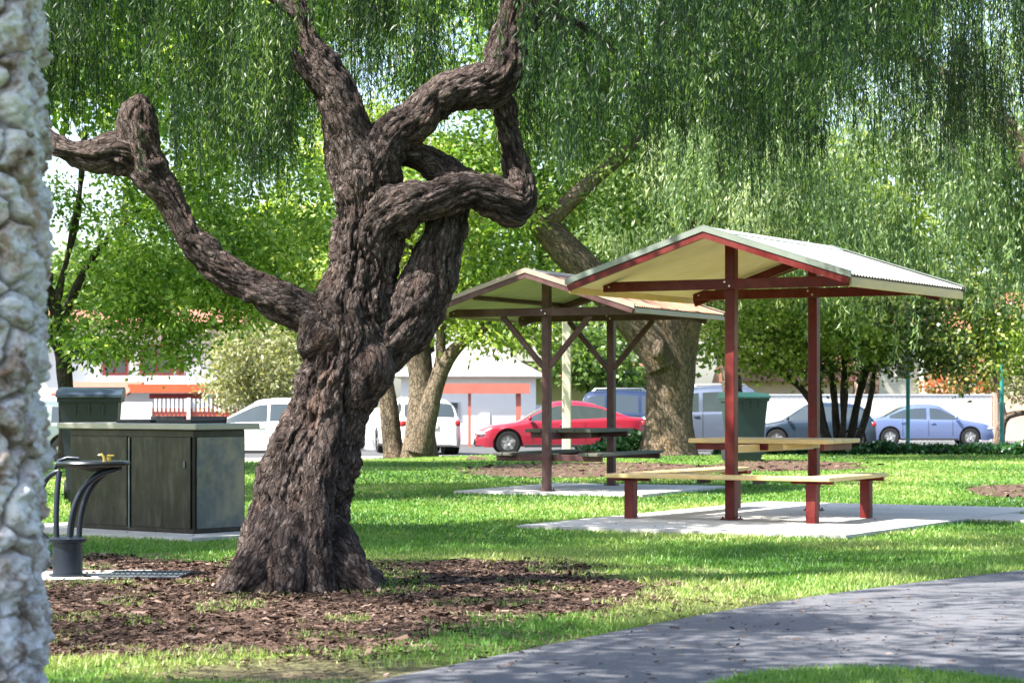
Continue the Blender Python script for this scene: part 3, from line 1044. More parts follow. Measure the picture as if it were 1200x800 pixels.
# ---------------------------------------------------------------- weeping tree whose boughs hang in from the right
ty = 19.0
t2 = empty('pepper_tree', (8.4, ty, 0))
tag(t2, 'dark weeping tree hanging thin brownish twigs over the lawn in the upper right corner', 'tree')
under(barkobj('trunk', [bark_tube([(8.4, ty, -.1, .42), (8.3, ty, 1.2, .34), (8.0, ty, 2.6, .3), (7.5, ty - .1, 4.0, .24), (6.6, ty - .2, 5.2, .15), (5.2, ty - .1, 6.0, .08), (3.8, ty + .2, 6.3, .04)], n=60, step=.06, amp=.03, fr=8, seed=41),
                        bark_tube([(8.1, ty, 2.4, .26), (8.8, ty + .3, 4.0, .2), (9.5, ty, 5.6, .12), (9.8, ty, 7, .05)], n=40, step=.06, amp=.02, fr=8, seed=42)], M['bark'], None), t2)
def bot2(X, Yt):
    px = PX0 + X * F / ty
    yb = np.interp(px, [700, 780, 850, 900, 950, 1000, 1040, 1080, 1120, 1160, 1200, 1400], [40, 165, 195, 215, 195, 160, 130, 190, 205, 215, 190, 190])
    return CAMH + (PY0 - yb) * ty / F + rg.exponential(.55, len(X)) + rg.uniform(-.25, .15, len(X))


tops, ln, tn = tufts(150, 12, .9, 7.0, ty - 1.8, ty + 1.5, bot2, .10, .6, 1.4, rg)
Va, ra = strands(tops, ln, rg, per_m=95, L=(.035, .075), W=(.003, .006), spread=.036, sway=.11, base_r=.36, tone=tn)
isb = np.repeat(np.abs(Va.reshape(-1, 4, 3)[:, 0, 0] - 3.75) < .55, 1) & (rg.random(len(ra)) < .55)
bl = [(x0, ty + dy, z, 1.6, 1.8, .9) for x0, dy, z in ((2.2, 0, 6.6), (4, -1, 6.8), (5.6, .6, 7.0), (7.2, -.5, 7.4), (8.8, .5, 7.6), (7.5, 1.5, 6.8), (10, 0, 6.4))]
Vb, rb_ = cloud(bl, rg, 330, 110, L=(.07, .13), W=(.01, .018), cr=.38, base_r=.4, droop=1.3)
under(leafmesh('crown', np.vstack([Va[np.repeat(~isb, 4)], Vb]), np.concatenate([ra[~isb], rb_]), M['leaf_pepper'], None), t2)
under(leafmesh('berry_sprays', Va[np.repeat(isb, 4)], ra[isb], M['leaf_pepper2'], None), t2)


# ---------------------------------------------------------------- trees further off
def B(px, py, Y, rx, rz, ry):
    x, y, z = at(px, Y, py)
    return (x, y, z, rx * Y / F, ry, rz * Y / F)


def far_tree(name, label, base, stems, blobs, leaf, bark, seed, clusters, per, group=None, hang=None, **kw):
    rg = np.random.default_rng(seed)
    x, y = base
    o = empty(name, (x, y, gzf(x, y)))
    tag(o, label, 'tree', group)
    parts = [bark_tube([P4(*p) for p in st], n=44, step=.12, amp=.02, fr=7, fa=1.5, lump=.03, lf=1.5, seed=seed + i, twist=.3) for i, st in enumerate(stems)]
    under(barkobj('trunk', parts, bark, None), o)
    V, r = cloud(blobs, rg, clusters, per, **kw)
    if hang is not None:
        n, x0, x1, ya, yb, lo, hi = hang
        tp, ln, tn = tufts(n // 25, 15, x0, x1, ya, yb, lambda X, Yt: rg.uniform(lo, hi, len(X)), .26, .9, 2.3, rg)
        Vh, rh = strands(tp, ln, rg, per_m=34, L=(.08, .19), W=(.010, .019), spread=.11, sway=.16, base_r=.55, rs=.2, tone=tn)
        V = np.vstack([V, Vh]); r = np.concatenate([r, rh])
    under(leafmesh('crown', V, r, leaf, None), o)
    return o


far_tree('shade_tree', 'tall tree with thick smooth pale trunk and leaning limb behind the farther picnic shelter', at(783, 50),
         [[(783, 548, 50, 46), (783, 532, 50, 36), (784, 490, 50, 28), (786, 440, 50, 29), (785, 400, 50, 33), (790, 375, 50, 33), (803, 340, 50, 26), (818, 290, 50, 22), (830, 220, 50, 18), (838, 130, 50, 13), (842, 40, 50, 9)],
          [(778, 430, 49.7, 20), (765, 402, 49.7, 23), (736, 368, 49.6, 21), (700, 330, 49.5, 20), (660, 290, 49.4, 19), (632, 255, 49.3, 17), (608, 205, 49.2, 16), (590, 140, 49, 11), (585, 60, 49, 7)],
          [(640, 262, 49.3, 12), (690, 215, 49, 9), (740, 170, 49, 6), (770, 110, 49, 4)],
          [(774, 400, 49.2, 5), (771, 411, 49.15, 8), (770, 420, 49.2, 5)]],
         [B(620, 130, 50, 110, 75, 2.5), B(720, 210, 50.5, 90, 60, 2.2), B(560, 230, 49.5, 90, 60, 2.2), B(640, 300, 51, 65, 35, 1.5), B(780, 120, 50, 120, 90, 2.5), B(700, 20, 50, 160, 90, 3), B(560, 40, 50, 130, 90, 3), B(860, 220, 51, 80, 60, 2), B(570, 320, 51, 45, 30, 1.2), B(880, 80, 52, 100, 80, 2.5)],
         M['leaf_bright'], M['bark_smooth'], 101, 1000, 46, L=(.07, .20), W=(.018, .055), cr=.5, base_r=.5, droop=.5)
far_tree('shade_tree', 'forked tree with pale twisted trunks and yellow green leaves beside the white hatchback', at(492, 50),
         [[(492, 548, 50, 27), (492, 530, 50, 22), (493, 495, 50, 17), (494, 450, 50, 15), (490, 410, 50, 15), (486, 370, 50, 13), (480, 320, 50, 10), (470, 250, 50, 7)],
          [(490, 530, 49.7, 14), (500, 490, 49.7, 13), (511, 450, 49.7, 10), (528, 415, 49.7, 8), (560, 388, 49.6, 6), (600, 366, 49.4, 4), (640, 350, 49.2, 2.5)],
          [(508, 458, 49.7, 8), (516, 420, 49.7, 6), (517, 385, 49.7, 5), (524, 340, 49.7, 4)],
          [(463, 546, 50.4, 15), (460, 520, 50.4, 12), (456, 480, 50.4, 11), (450, 440, 50.4, 10), (444, 390, 50.4, 8), (430, 320, 50.4, 5)]],
         [B(520, 350, 50, 55, 32, 1.6), B(590, 385, 49.5, 55, 22, 1.5), B(560, 330, 50, 45, 30, 1.5), B(450, 300, 51, 70, 50, 2), B(500, 220, 51, 80, 60, 2.2), B(640, 395, 51, 42, 24, 1.2), B(470, 395, 51, 22, 18, .8), B(420, 180, 52, 80, 60, 2)],
         M['leaf_yellow'], M['bark_smooth'], 102, 520, 38, L=(.07, .20), W=(.018, .055), cr=.45, base_r=.45, droop=.4)
far_tree('shade_tree', 'leafy tree with slim dark leaning trunk behind the left wheelie bin', at(78, 40),
         [[(79, 555, 40, 12), (78, 500, 40, 9.5), (77, 460, 40, 9), (73, 410, 40, 8.5), (66, 365, 40, 8), (52, 332, 40, 7), (30, 300, 40, 6), (0, 240, 40, 5)],
          [(73, 415, 39.9, 6), (58, 388, 39.9, 5), (52, 360, 39.9, 4), (60, 320, 39.9, 3)],
          [(70, 380, 40, 5), (110, 300, 40, 4), (170, 240, 40, 3), (230, 200, 40, 2)],
          [(66, 355, 40, 5), (90, 250, 40, 4), (100, 150, 40, 3)]],
         [B(210, 300, 40, 120, 70, 1.9), B(120, 380, 40, 70, 40, 1.2), B(300, 240, 40.5, 110, 80, 2), B(300, 350, 40, 75, 35, 1.3), B(190, 190, 41, 80, 60, 2), B(185, 405, 40, 62, 26, 1), B(85, 235, 40, 34, 40, .8), B(120, 395, 39.6, 50, 24, .9), B(290, 110, 41, 90, 70, 2), B(30, 340, 41, 45, 25, 1.0), B(230, 345, 39.5, 90, 50, 1.4)],
         M['leaf_bright'], M['bark_dark'], 103, 860, 52, L=(.05, .15), W=(.014, .042), cr=.34, base_r=.58, droop=.4)
far_tree('multi_stem_tree', 'bushy tree with many dark slender stems and glossy dark leaves left of the blue sedan', at(985, 54),
         [[(975, 532, 54, 4.5), (962, 480, 54, 3.8), (955, 430, 54, 3.4), (940, 370, 54, 3)],
          [(982, 532, 54.3, 4.5), (978, 470, 54.3, 4.2), (972, 420, 54.3, 3.6), (966, 350, 54.3, 3)],
          [(988, 532, 53.7, 4.5), (989, 470, 53.7, 4.2), (990, 420, 53.7, 3.6), (992, 350, 53.7, 3)],
          [(994, 532, 54.3, 5), (1003, 480, 54.3, 4.6), (1014, 435, 54.3, 4), (1030, 390, 54.3, 3.5), (1046, 340, 54.3, 3)],
          [(999, 532, 53.9, 4.5), (1014, 490, 53.9, 4), (1023, 450, 53.9, 3.6), (1026, 400, 53.9, 3)],
          [(972, 526, 53.6, 4.5), (956, 482, 53.6, 4), (936, 452, 53.6, 3.8), (905, 430, 53.5, 3.4), (872, 416, 53.5, 3), (845, 385, 53.5, 2.4)]],
         [B(900, 395, 54, 70, 38, 1.8), B(985, 400, 54, 80, 40, 2), B(1060, 390, 54, 75, 48, 2), B(1120, 375, 53, 55, 60, 1.6), B(1000, 350, 55, 110, 50, 2.2), B(870, 360, 55, 60, 45, 1.8), B(1170, 350, 53, 50, 50, 1.6), B(1140, 430, 53, 42, 24, 1.1), B(930, 430, 54, 40, 15, 1.0)],
         M['leaf_dark'], M['bark_dark'], 104, 640, 44, L=(.06, .17), W=(.018, .055), cr=.42, base_r=.62, rs=.26, droop=.5)
_o = bpy.data.objects.get('multi_stem_tree')
V_, r_ = cloud([B(880, 390, 52.6, 62, 40, 1.2), B(940, 360, 52.8, 60, 35, 1.2), B(1000, 395, 52.4, 50, 28, 1.0), B(905, 425, 52.6, 45, 14, .8), B(1180, 400, 52.4, 35, 40, 1.0)], np.random.default_rng(222), 250, 40, L=(.06, .17), W=(.018, .055), cr=.42, base_r=.55, rs=.22)
under(leafmesh('sunlit_foliage', V_, r_, M['leaf_yellow'], None), _o)  # yellow leaf colour paints sunlight onto part of the dark crown
far_tree('weeping_tree', 'pale feathery weeping tree above the pale roof of the nearer picnic shelter', at(1290, 46),
         [[(1290, 560, 46, 30), (1285, 480, 46, 24), (1270, 380, 46, 21), (1240, 260, 46, 16), (1180, 150, 46, 12), (1090, 80, 46, 7), (980, 50, 46, 4)],
          [(1268, 370, 46, 14), (1330, 260, 46, 11), (1360, 120, 46, 7)]],
         [B(1130, 150, 46, 110, 60, 2.5), B(980, 150, 46, 110, 60, 2.5), B(1240, 100, 46, 110, 80, 2.5), B(1100, 40, 46, 160, 70, 2.5)],
         M['leaf_pale'], M['bark_smooth'], 105, 420, 30, hang=(1900, 2.6, 12.0, 43.5, 48.5, 3.0, 6.6), L=(.10, .2), W=(.015, .03), cr=.6, base_r=.55, droop=1.4)
far_tree('weeping_tree', 'pale grey green weeping tree behind the join of the two shelter roofs', at(862, 57),
         [[(862, 540, 57, 14), (860, 480, 57, 12), (850, 380, 57, 11), (830, 280, 57, 9), (800, 180, 57, 6), (790, 90, 57, 4)]],
         [B(790, 190, 57, 80, 50, 2), B(860, 160, 57, 80, 60, 2)],
         M['leaf_pale'], M['bark_smooth'], 106, 200, 28, hang=(900, 1.6, 7.2, 54.5, 59, 3.3, 7.2), L=(.12, .22), W=(.018, .032), cr=.6, base_r=.5, droop=1.4)
far_tree('olive_shrub_tree', 'pale olive shrub behind the cream hatchback and orange carport', at(300, 68),
         [[(300, 545, 68, 7), (298, 480, 68, 5), (290, 420, 68, 4)], [(300, 510, 68, 4), (320, 440, 68, 3)]],
         [B(295, 420, 68, 52, 36, 1.8), B(330, 450, 68, 45, 30, 1.6), B(280, 455, 68, 34, 22, 1.4)],
         M['leaf_olive'], M['bark_dark'], 107, 300, 30, L=(.12, .2), W=(.025, .045), cr=.5, base_r=.55)
far_tree('street_tree', 'small tree with pale bent trunk leaning in at the right edge before the tan wall', at(1176, 70),
         [[(1170, 540, 70, 7), (1172, 510, 70, 6), (1178, 490, 70, 5), (1195, 484, 70, 4), (1230, 480, 70, 4), (1280, 440, 70, 3)],
          [(1177, 495, 70, 4), (1173, 470, 70, 3), (1165, 440, 70, 2.5), (1170, 400, 70, 2)]],
         [B(1190, 420, 70, 40, 28, 1.5), B(1250, 400, 70, 60, 50, 2), B(1205, 455, 70, 28, 12, 1)],
         M['leaf_olive'], M['bark_smooth'], 108, 260, 26, L=(.12, .2), W=(.03, .05), cr=.45, base_r=.5)
far_tree('flowering_shrub', 'shrub speckled with red flowers behind the white fence at right', at(1130, 92),
         [[(1130, 520, 92, 4), (1132, 470, 92, 3), (1135, 440, 92, 2)]],
         [B(1130, 448, 92, 50, 16, 1.3), B(1165, 430, 92, 28, 26, 1.2)],
         M['leaf_red'], M['bark_dark'], 109, 130, 24, L=(.12, .22), W=(.04, .07), cr=.4, base_r=.4)
LBL = ['broad tree far behind the red framed windows at the left', 'bright crowned tree far beyond the orange fascia', 'far green tree showing between trunk and shelter roofs', 'tall far tree rising behind the white gabled building', 'far tree rising behind the blue wagon', 'far tree beyond the brick house at the right', 'far tree filling the gap above the blue sedan', 'far tree at the left edge beyond the stone pillar']
for i, (px, Yd, top, bot_, w, lf) in enumerate(((150, 96, 290, 420, 110, 'leaf_bg'), (330, 90, 230, 430, 110, 'leaf_yellow'), (500, 98, 170, 400, 110, 'leaf_yellow'), (640, 104, 110, 400, 120, 'leaf_bg'), (800, 96, 80, 440, 130, 'leaf_bg'), (1180, 108, 150, 410, 120, 'leaf_bg'), (990, 104, 160, 420, 120, 'leaf_yellow'), (-60, 88, 300, 440, 120, 'leaf_bg'))):
    cy = (top + bot_) / 2; hh = (bot_ - top) / 2
    far_tree('background_tree', LBL[i], at(px, Yd), [[(px, 530, Yd, 9), (px + 4, 430, Yd, 7), (px - 6, 300, Yd, 5), (px, 200, Yd, 3)]],
             [B(px, cy - hh * .4, Yd, w * .8, hh * .6, 4), B(px - w * .35, cy + hh * .35, Yd, w * .6, hh * .6, 3), B(px + w * .4, cy + hh * .3, Yd, w * .6, hh * .65, 3)],
             M[lf], M['bark_dark'], 120 + i, 330, 26, 'trees far behind the houses', L=(.25, .45), W=(.08, .16), cr=1.0, base_r=.5)
far_tree('background_tree', 'low leafy tree showing under the farther shelter roof above the red coupe', at(690, 93), [[(690, 530, 93, 6), (692, 470, 93, 5), (688, 420, 93, 3)]],
         [B(695, 420, 93, 34, 30, 2.2), B(722, 440, 93, 22, 18, 1.6), B(662, 405, 93, 26, 22, 1.6)], M['leaf_bg'], M['bark_dark'], 141, 230, 26, 'trees far behind the houses', L=(.2, .35), W=(.06, .12), cr=.7, base_r=.45)
# unseen trees added left of the view so their shade streaks the lawn
for i, (x, y, r) in enumerate(((-7.2, 28.5, 2.8), (-11.5, 38, 3.8), (-3.6, 33.2, 0), (-8.8, 17.5, 2.0), (-6.4, 5.5, 2.6))):
    if r == 0: continue
    rgk = np.random.default_rng(300 + i)
    o = empty('shade_tree', (x, y, 0))
    tag(o, ['leafy tree on the lawn just left of the view beyond the cooking bench', 'leafy tree on the far lawn left of the view', '', 'leafy tree left of the stone pillar and cooking bench', 'leafy tree standing left of the stone pillar and shading it'][i], 'tree')
    under(barkobj('trunk', [bark_tube([(x, y, -.1, .3), (x + .1, y, 2, .22), (x + .5, y + .2, 4.5, .16), (x + 1.2, y, 6.5, .08)], n=40, step=.1, amp=.02, fr=7, seed=60 + i)], M['bark_smooth'], None), o)
    V, rr = cloud([(x + 1.5, y, 6.8, r * 1.3, r * .8, 1.2), (x, y - 1, 6.4, r, r, 1.2), (x + 3.6, y + .8, 6.9, r * 1.1, r * .7, 1.0), (x + 5.4, y + 2.4, 7.2, r * .8, r * .5, .8)], rgk, 330, 60, L=(.12, .22), W=(.04, .08), cr=.5, base_r=.5)
    under(leafmesh('crown', V, rr, M['leaf_bright'], None), o)

# ground cover along the far edge of the lawn
rg = np.random.default_rng(400)
k = 26000
px = rg.uniform(838, 1500, k); Yg = 51.5 + rg.uniform(0, 2.6, k)
X = (px - PX0) * Yg / F
hh = .12 + .3 * fbm(np.stack([X * 1.2, Yg * 1.2, X * 0], 1), 3, 8)
hh *= np.interp(px, [838, 1000, 1010, 1500], [.45, .55, 1, 1])
Z = gz(X, Yg) + hh * rg.random(k) ** .5
V = leafquads(np.stack([X, Yg, Z], 1), rg.normal(size=(k, 3)) + [0, -.3, .2], rg.uniform(.08, .15, k), rg.uniform(.03, .06, k), rg)
tag(leafmesh('ground_cover', V, rg.normal(.35, .22, k), M['leaf_ivy'], None), 'low dark green leafy ground cover along the far lawn edge before the blue sedan', 'ground cover', kind='stuff')
k = 3500
px = rg.uniform(672, 768, k); Yg = 50 + rg.uniform(0, 1.6, k); X = (px - PX0) * Yg / F
Z = gz(X, Yg) + .3 * rg.random(k) * np.interp(px, [672, 700, 740, 768], [.2, .7, 1.8, 1.2])
V = leafquads(np.stack([X, Yg, Z], 1), rg.normal(size=(k, 3)), rg.uniform(.08, .15, k), rg.uniform(.03, .06, k), rg)
tag(leafmesh('ground_cover', V, rg.normal(.5, .22, k), M['leaf_ivy'], None), 'small clump of green plants at the left foot of the smooth pale trunk', 'ground cover', kind='stuff')

# ================================================================== STONE PILLAR (near, left)
def pillar():
    n, m = 420, 620
    H = 4.2
    a = np.linspace(0, 2 * PI, n, endpoint=False)
    z = np.linspace(-.05, H, m)
    A, Z = np.meshgrid(a, z)
    hw = .33
    ca, sa = np.cos(A), np.sin(A)
    r = hw / (np.abs(ca) ** 5 + np.abs(sa) ** 5) ** (1 / 5)
    X, Y = r * ca, r * sa
    P = np.stack([X, Y, Z], -1).reshape(-1, 3)
    # stones: nearest of jittered seeds
    rg = np.random.default_rng(2)
    S = []
    for iz in range(-1, 32):
        zz = iz * .15 + rg.uniform(-.035, .035)
        for gx_ in np.arange(-.5, .51, .21):
            for gy_ in np.arange(-.5, .51, .21):
                if max(abs(gx_), abs(gy_)) < .2: continue
                S.append((gx_ + rg.uniform(-.09, .09), gy_ + rg.uniform(-.09, .09), zz + rg.uniform(-.05, .05)))
    S = np.array(S)
    Q = P + (np.stack([vnoise(P * 9, 1), vnoise(P * 9, 2), vnoise(P * 9, 3)], 1) - .5) * .15
    sc = np.array([1, 1, 1.25])
    Q = Q * sc; S2 = S * sc
    d1 = np.full(len(Q), 9.); d2 = np.full(len(Q), 9.); di = np.zeros(len(Q), int)
    for i, s in enumerate(S2):
        d = np.linalg.norm(Q - s, axis=1)
        b = d < d1
        d2 = np.where(b, d1, np.minimum(d2, d)); di = np.where(b, i, di); d1 = np.where(b, d, d1)
    e = d2 - d1
    prot = rg.uniform(-.018, .022, len(S))[di]
    lump = sstep(0, .035, e)
    disp = -.036 + .042 * lump + prot * lump + (fbm(P * 13, 4, 5) - .5) * .075 + (fbm(P * 42, 3, 6) - .5) * .055
    N = np.stack([np.sign(ca) * np.abs(ca) ** 2, np.sign(sa) * np.abs(sa) ** 2, ca * 0], -1).reshape(-1, 3)
    N /= np.linalg.norm(N, axis=1)[:, None]
    P = P + N * disp[:, None]
    i = np.arange(m - 1)[:, None] * n; j = np.arange(n)[None]; j2 = (j + 1) % n
    Fc = np.stack([i + j, i + j2, i + n + j2, i + n + j], -1).reshape(-1, 4)
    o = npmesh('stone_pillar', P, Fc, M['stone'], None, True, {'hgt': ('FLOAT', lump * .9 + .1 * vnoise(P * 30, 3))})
    o.location = (-1.868, 7.45, 0)
    o.rotation_euler = (0, 0, .12)
    tag(o, 'rough white limestone pillar close to the camera at the left edge', 'pillar')


pillar()


# ================================================================== SHELTERS
HE, HR, W2, RL = 2.347, 2.818, 1.47, 3.22
YF = -(1.05 + .636)
YB = YF + RL


def roofz(x): return HR - (HR - HE) * abs(x) / W2


def shelter(name, label, C, th, old=False, braces=False):
    root = empty(name, (C.x, C.y, 0), -th)
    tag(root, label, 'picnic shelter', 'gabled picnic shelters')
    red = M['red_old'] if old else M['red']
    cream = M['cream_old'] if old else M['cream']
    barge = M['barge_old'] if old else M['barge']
    # corrugated slopes
    for s in (-1, 1):
        nx, ny = 14, int(RL / .076 * 8)
        xs_ = np.linspace(0, W2, nx); ys_ = np.linspace(YF, YB, ny)
        Xg, Yg = np.meshgrid(xs_, ys_)
        Zg = HR - (HR - HE) * Xg / W2 + .009 * np.sin(Yg / .076 * 2 * PI)
        top = np.stack([Xg * s, Yg, Zg], -1).reshape(-1, 3)
        bot = top - [0, 0, .002]
        i = np.arange(ny - 1)[:, None] * nx; j = np.arange(nx - 1)[None]
        q = np.stack([i + j, i + j + 1, i + nx + j + 1, i + nx + j], -1).reshape(-1, 4)
        if s < 0: q = q[:, ::-1]
        N = len(top)
        e1 = np.arange(ny - 1) * nx + nx - 1
        q2 = np.stack([e1, e1 + nx, e1 + nx + N, e1 + N], 1)
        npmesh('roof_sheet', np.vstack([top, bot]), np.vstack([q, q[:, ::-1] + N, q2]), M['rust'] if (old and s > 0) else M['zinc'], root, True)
    # lining
    m = MB()
    for s in (-1, 1):
        a = (0.0, HR - .062); b = (s * (W2 - .02), HE - .050)
        m.prism([a, b, (b[0], b[1] + .03), (a[0], a[1] + .03)], 'y', YF + .03, YB - .03)
    m.build('ceiling', cream, root)
    m = MB()
    for s in (-1, 1):
        m.prism([(0, HR + .012), (s * .16, roofz(.16) + .012), (s * .16, roofz(.16) + .017), (0, HR + .019)], 'y', YF - .01, YB + .01)
    m.build('ridge_cap', barge if old else M['zinc'], root)
    # barge boards and cappings on both gables
    for y, sg in ((YF, -1), (YB, 1)):
        for s in (-1, 1):
            m = MB()
            m.prism([(0, HR + .022), (s * (W2 + .01), HE + .022), (s * (W2 + .01), HE - .030), (0, HR - .030)], 'y', y, y + sg * .028)
            m.prism([(s * .001, HR + .023), (s * (W2 + .01), HE + .023), (s * (W2 + .01), HE + .028), (s * .001, HR + .028)], 'y', y + sg * .028, y - sg * .05)
            m.build('barge_capping', barge, root)
            m = MB()
            m.prism([(0, HR - .031), (s * (W2 - .005), HE - .031), (s * (W2 - .03), HE - .088), (0, HR - .094)], 'y', y + sg * .018, y - sg * .022)
            m.build('barge_board', red, root)
    # eaves fascias
    for s in (-1, 1):
        m = MB()
        m.box((s * (W2 - .012), (YF + YB) / 2, HE - (.058 if old else .072)), (.022, RL - .07, .05 if old else .08), bev=.003)
        m.build('fascia', M['barge_old'] if old else M['seat'], root)
    # posts, tie beams, rafters
    for y in (-1.05, 1.05):
        m = MB(); m.box((0, y, (HR - .1) / 2), (.1, .1, HR - .1), bev=.006)
        p = m.build('post', red, root)
        m = MB(); m.box((0, y, .045), (.17, .17, .012), bev=.003)
        for bx, by in ((.065, .065), (-.065, .065), (.065, -.065), (-.065, -.065)):
            m.lathe([(.009, .05), (.009, .066), (.004, .07)], (bx, y + by, 0), 8)
        q = m.build('base_plate', red, p)
        m = MB()
        yy = y - .077
        m.box((0, yy, 2.315), (2.7, .05, .1), bev=.004)
        tb = m.build('tie_beam', red, root)
        for bx, bz_ in ((-.025, 2.335), (.025, 2.295), (-1.28, 2.315), (1.28, 2.315)):
            m = MB(); m.tube([(bx, yy - .025, bz_), (bx, yy - .036, bz_)], .010, 8)
            m.build('bolt', M['bolt'], tb)
        for s in (-1, 1):
            m = MB()
            m.beam((s * .06, y + .0, HR - .135), (s * (W2 - .09), y + .0, HE - .105), .045, .09)
            (m.build('rafter', red, root) if y > 0 else None)
            if braces:
                m = MB()
                m.beam((s * .045, y - .02, 1.62), (s * .62, y - .02, 2.27), .045, .07)
                b = m.build('knee_brace', red, root)
    m = MB()
    for s in (-1, 1):
        m.box((s * .75, (YF + YB) / 2, roofz(.75) - .085), (.04, RL - .1, .055), Matrix.Rotation(s * math.atan((HR - HE) / W2), 3, 'Y'), bev=.003)
    if old:
        m.build('purlin', M['red_old'], root)
    return root


shelter('picnic_shelter', 'nearer picnic shelter with dark red posts, cream ceiling and pale clean roof', C1, TH1)
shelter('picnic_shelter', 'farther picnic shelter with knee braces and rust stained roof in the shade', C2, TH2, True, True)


def planks(m, x0, x1, y0, y1, z, th, n, along='x', gap=.008):
    """boards side by side; returns nothing"""
    if along == 'x':
        w = (y1 - y0) / n
        for i in range(n):
            m.box(((x0 + x1) / 2, y0 + w * (i + .5), z - th / 2), (x1 - x0, w - gap, th), bev=.006)
    else:
        w = (x1 - x0) / n
        for i in range(n):
            m.box((x0 + w * (i + .5), (y0 + y1) / 2, z - th / 2), (w - gap, y1 - y0, th), bev=.006)


# nearer table and its bench on three sides
tb = empty('picnic_table', (C1.x, C1.y, 0), -TH1)
tag(tb, 'cream topped picnic table with red rails between the posts of the nearer shelter', 'picnic table')
m = MB(); planks(m, -.74, .74, -.47, .47, .81, .045, 4); m.build('table_top', M['seat'], tb)
for a, b in (((-.68, -.40), (.10, -.40)), ((.66, -.36), (.66, .38))):
    m = MB(); m.beam((a[0], a[1], .735), (b[0], b[1], .735), .045, .075); m.build('rail', M['red'], tb)
m = MB(); m.beam((0, -1.0, .72), (0, 1.0, .72), .05, .075); m.build('centre_rail', M['seat'], tb)
m = MB()
for s in (-1, 1): m.beam((s * .3, -.44, .735), (s * .3, .44, .735), .04, .05)
m.build('batten', M['seat'], tb)
bn = empty('bench', (C1.x, C1.y, 0), -TH1)
tag(bn, 'three sided cream bench on red legs around the nearer picnic table', 'bench')
m = MB(); planks(m, -1.18, 1.17, -1.45, -1.12, .475, .04, 2); m.build('seat', M['seat'], bn)
m = MB(); planks(m, .85, 1.17, -1.116, .12, .475, .04, 2, 'y'); m.build('seat', M['seat'], bn)
m = MB(); planks(m, -1.18, -.86, -1.116, 1.35, .475, .04, 2, 'y'); m.build('seat', M['seat'], bn)
for x, y, d in ((-.98, -1.27, 'y'), (.93, -1.27, 'y'), (1.0, -.05, 'x'), (-1.0, 1.27, 'x')):
    m = MB(); m.box((x, y, .205), (.1, .1, .42), bev=.006)
    lg = m.build('leg', M['red'], bn)
    m = MB()
    if d == 'y': m.box((x, y, .421), (.42, .05, .035), bev=.003)
    else: m.box((x, y, .421), (.36, .05, .035), bev=.003)
    m.build('bearer', M['red'], lg)
for x, y in ((0.02, -1.3), (.6, -1.3)):
    m = MB(); m.box((x - .2, y, .418), (.03, .26, .045), bev=.003); m.build('cleat', M['trim'], bn)

# farther table
tb = empty('picnic_table', (C2.x, C2.y, 0), -TH2)
tag(tb, 'weathered grey green picnic table with fixed seats under the farther shelter', 'picnic table')
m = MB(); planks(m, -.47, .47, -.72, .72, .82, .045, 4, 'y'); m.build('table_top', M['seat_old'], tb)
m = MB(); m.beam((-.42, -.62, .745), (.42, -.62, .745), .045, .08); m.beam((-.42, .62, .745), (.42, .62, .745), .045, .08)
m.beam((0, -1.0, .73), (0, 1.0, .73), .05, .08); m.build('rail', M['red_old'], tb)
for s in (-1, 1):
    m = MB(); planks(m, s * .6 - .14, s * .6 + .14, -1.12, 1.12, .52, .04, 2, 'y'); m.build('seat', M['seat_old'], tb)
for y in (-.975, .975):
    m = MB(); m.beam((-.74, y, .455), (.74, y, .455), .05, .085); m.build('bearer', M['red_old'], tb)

# ================================================================== COOKING BENCH
bq = empty('barbecue', (BQ.x, BQ.y, .035), -THB)
tag(bq, 'double stainless steel public barbecue bench with stained dark doors beside the tree', 'barbecue')
Lb, Wb, Hb = 1.64, .62, .90
m = MB(); m.box((-Lb / 2, Wb / 2, Hb / 2), (Lb, Wb, Hb), bev=.008); m.build('cabinet', M['steel'], bq, True, 30)
m = MB(); m.box((-Lb / 2, -.010, .43), (.9, .0, .8) if False else (.02, .022, .8), bev=.002); m.build('door_gap_strip', M['steel_side'], bq)
for x0, x1 in ((-Lb + .03, -Lb * .5 - .03), (-Lb * .5 + .03, -.03)):
    m = MB(); m.box(((x0 + x1) / 2, -.009, .44), (x1 - x0, .016, .8), bev=.004)
    d = m.build('door', M['steel'], bq, True, 30)
    m = MB(); m.box((x1 - .07, -.022, .6), (.025, .01, .06), bev=.003); m.build('latch', M['steel_side'], d)
m = MB(); m.box((.008, Wb / 2, .44), (.014, Wb - .05, .8), bev=.004); m.build('side_panel', M['steel_side'], bq, True, 30)
m = MB(); m.box((-Lb / 2 + .01, Wb / 2, Hb + .028), (Lb + .2, Wb + .16, .055), bev=.008); m.build('bench_top', M['steel_top'], bq, True, 30)
for x0 in (-.45, -.98):
    m = MB()
    m.box((x0, .38, Hb + .07), (.46, .42, .03), bev=.006)
    m.box((x0, .60, Hb + .085), (.46, .02, .06), bev=.004)
    m.build('hotplate', M['hotplate'], bq)

# ================================================================== DRINKING FOUNTAIN
FX, FY = -2.98, 15.45
ft = empty('drinking_fountain', (FX, FY, .02), -.1)
tag(ft, 'dark steel drinking fountain with curved tube arms beside the stone pillar', 'drinking fountain')
m = MB(); m.lathe([(.125, 0), (.125, .012), (.1, .014), (.1, .225), (.125, .228), (.13, .25), (.1, .262)], n=40); m.build('base', M['fount'], ft, True)


def arc(p0, p1, k, n=14):
    p0, p1, k = Vector(p0), Vector(p1), Vector(k)
    return [p0.lerp(k, t).lerp(k.lerp(p1, t), t) for t in [i / n for i in range(n + 1)]]


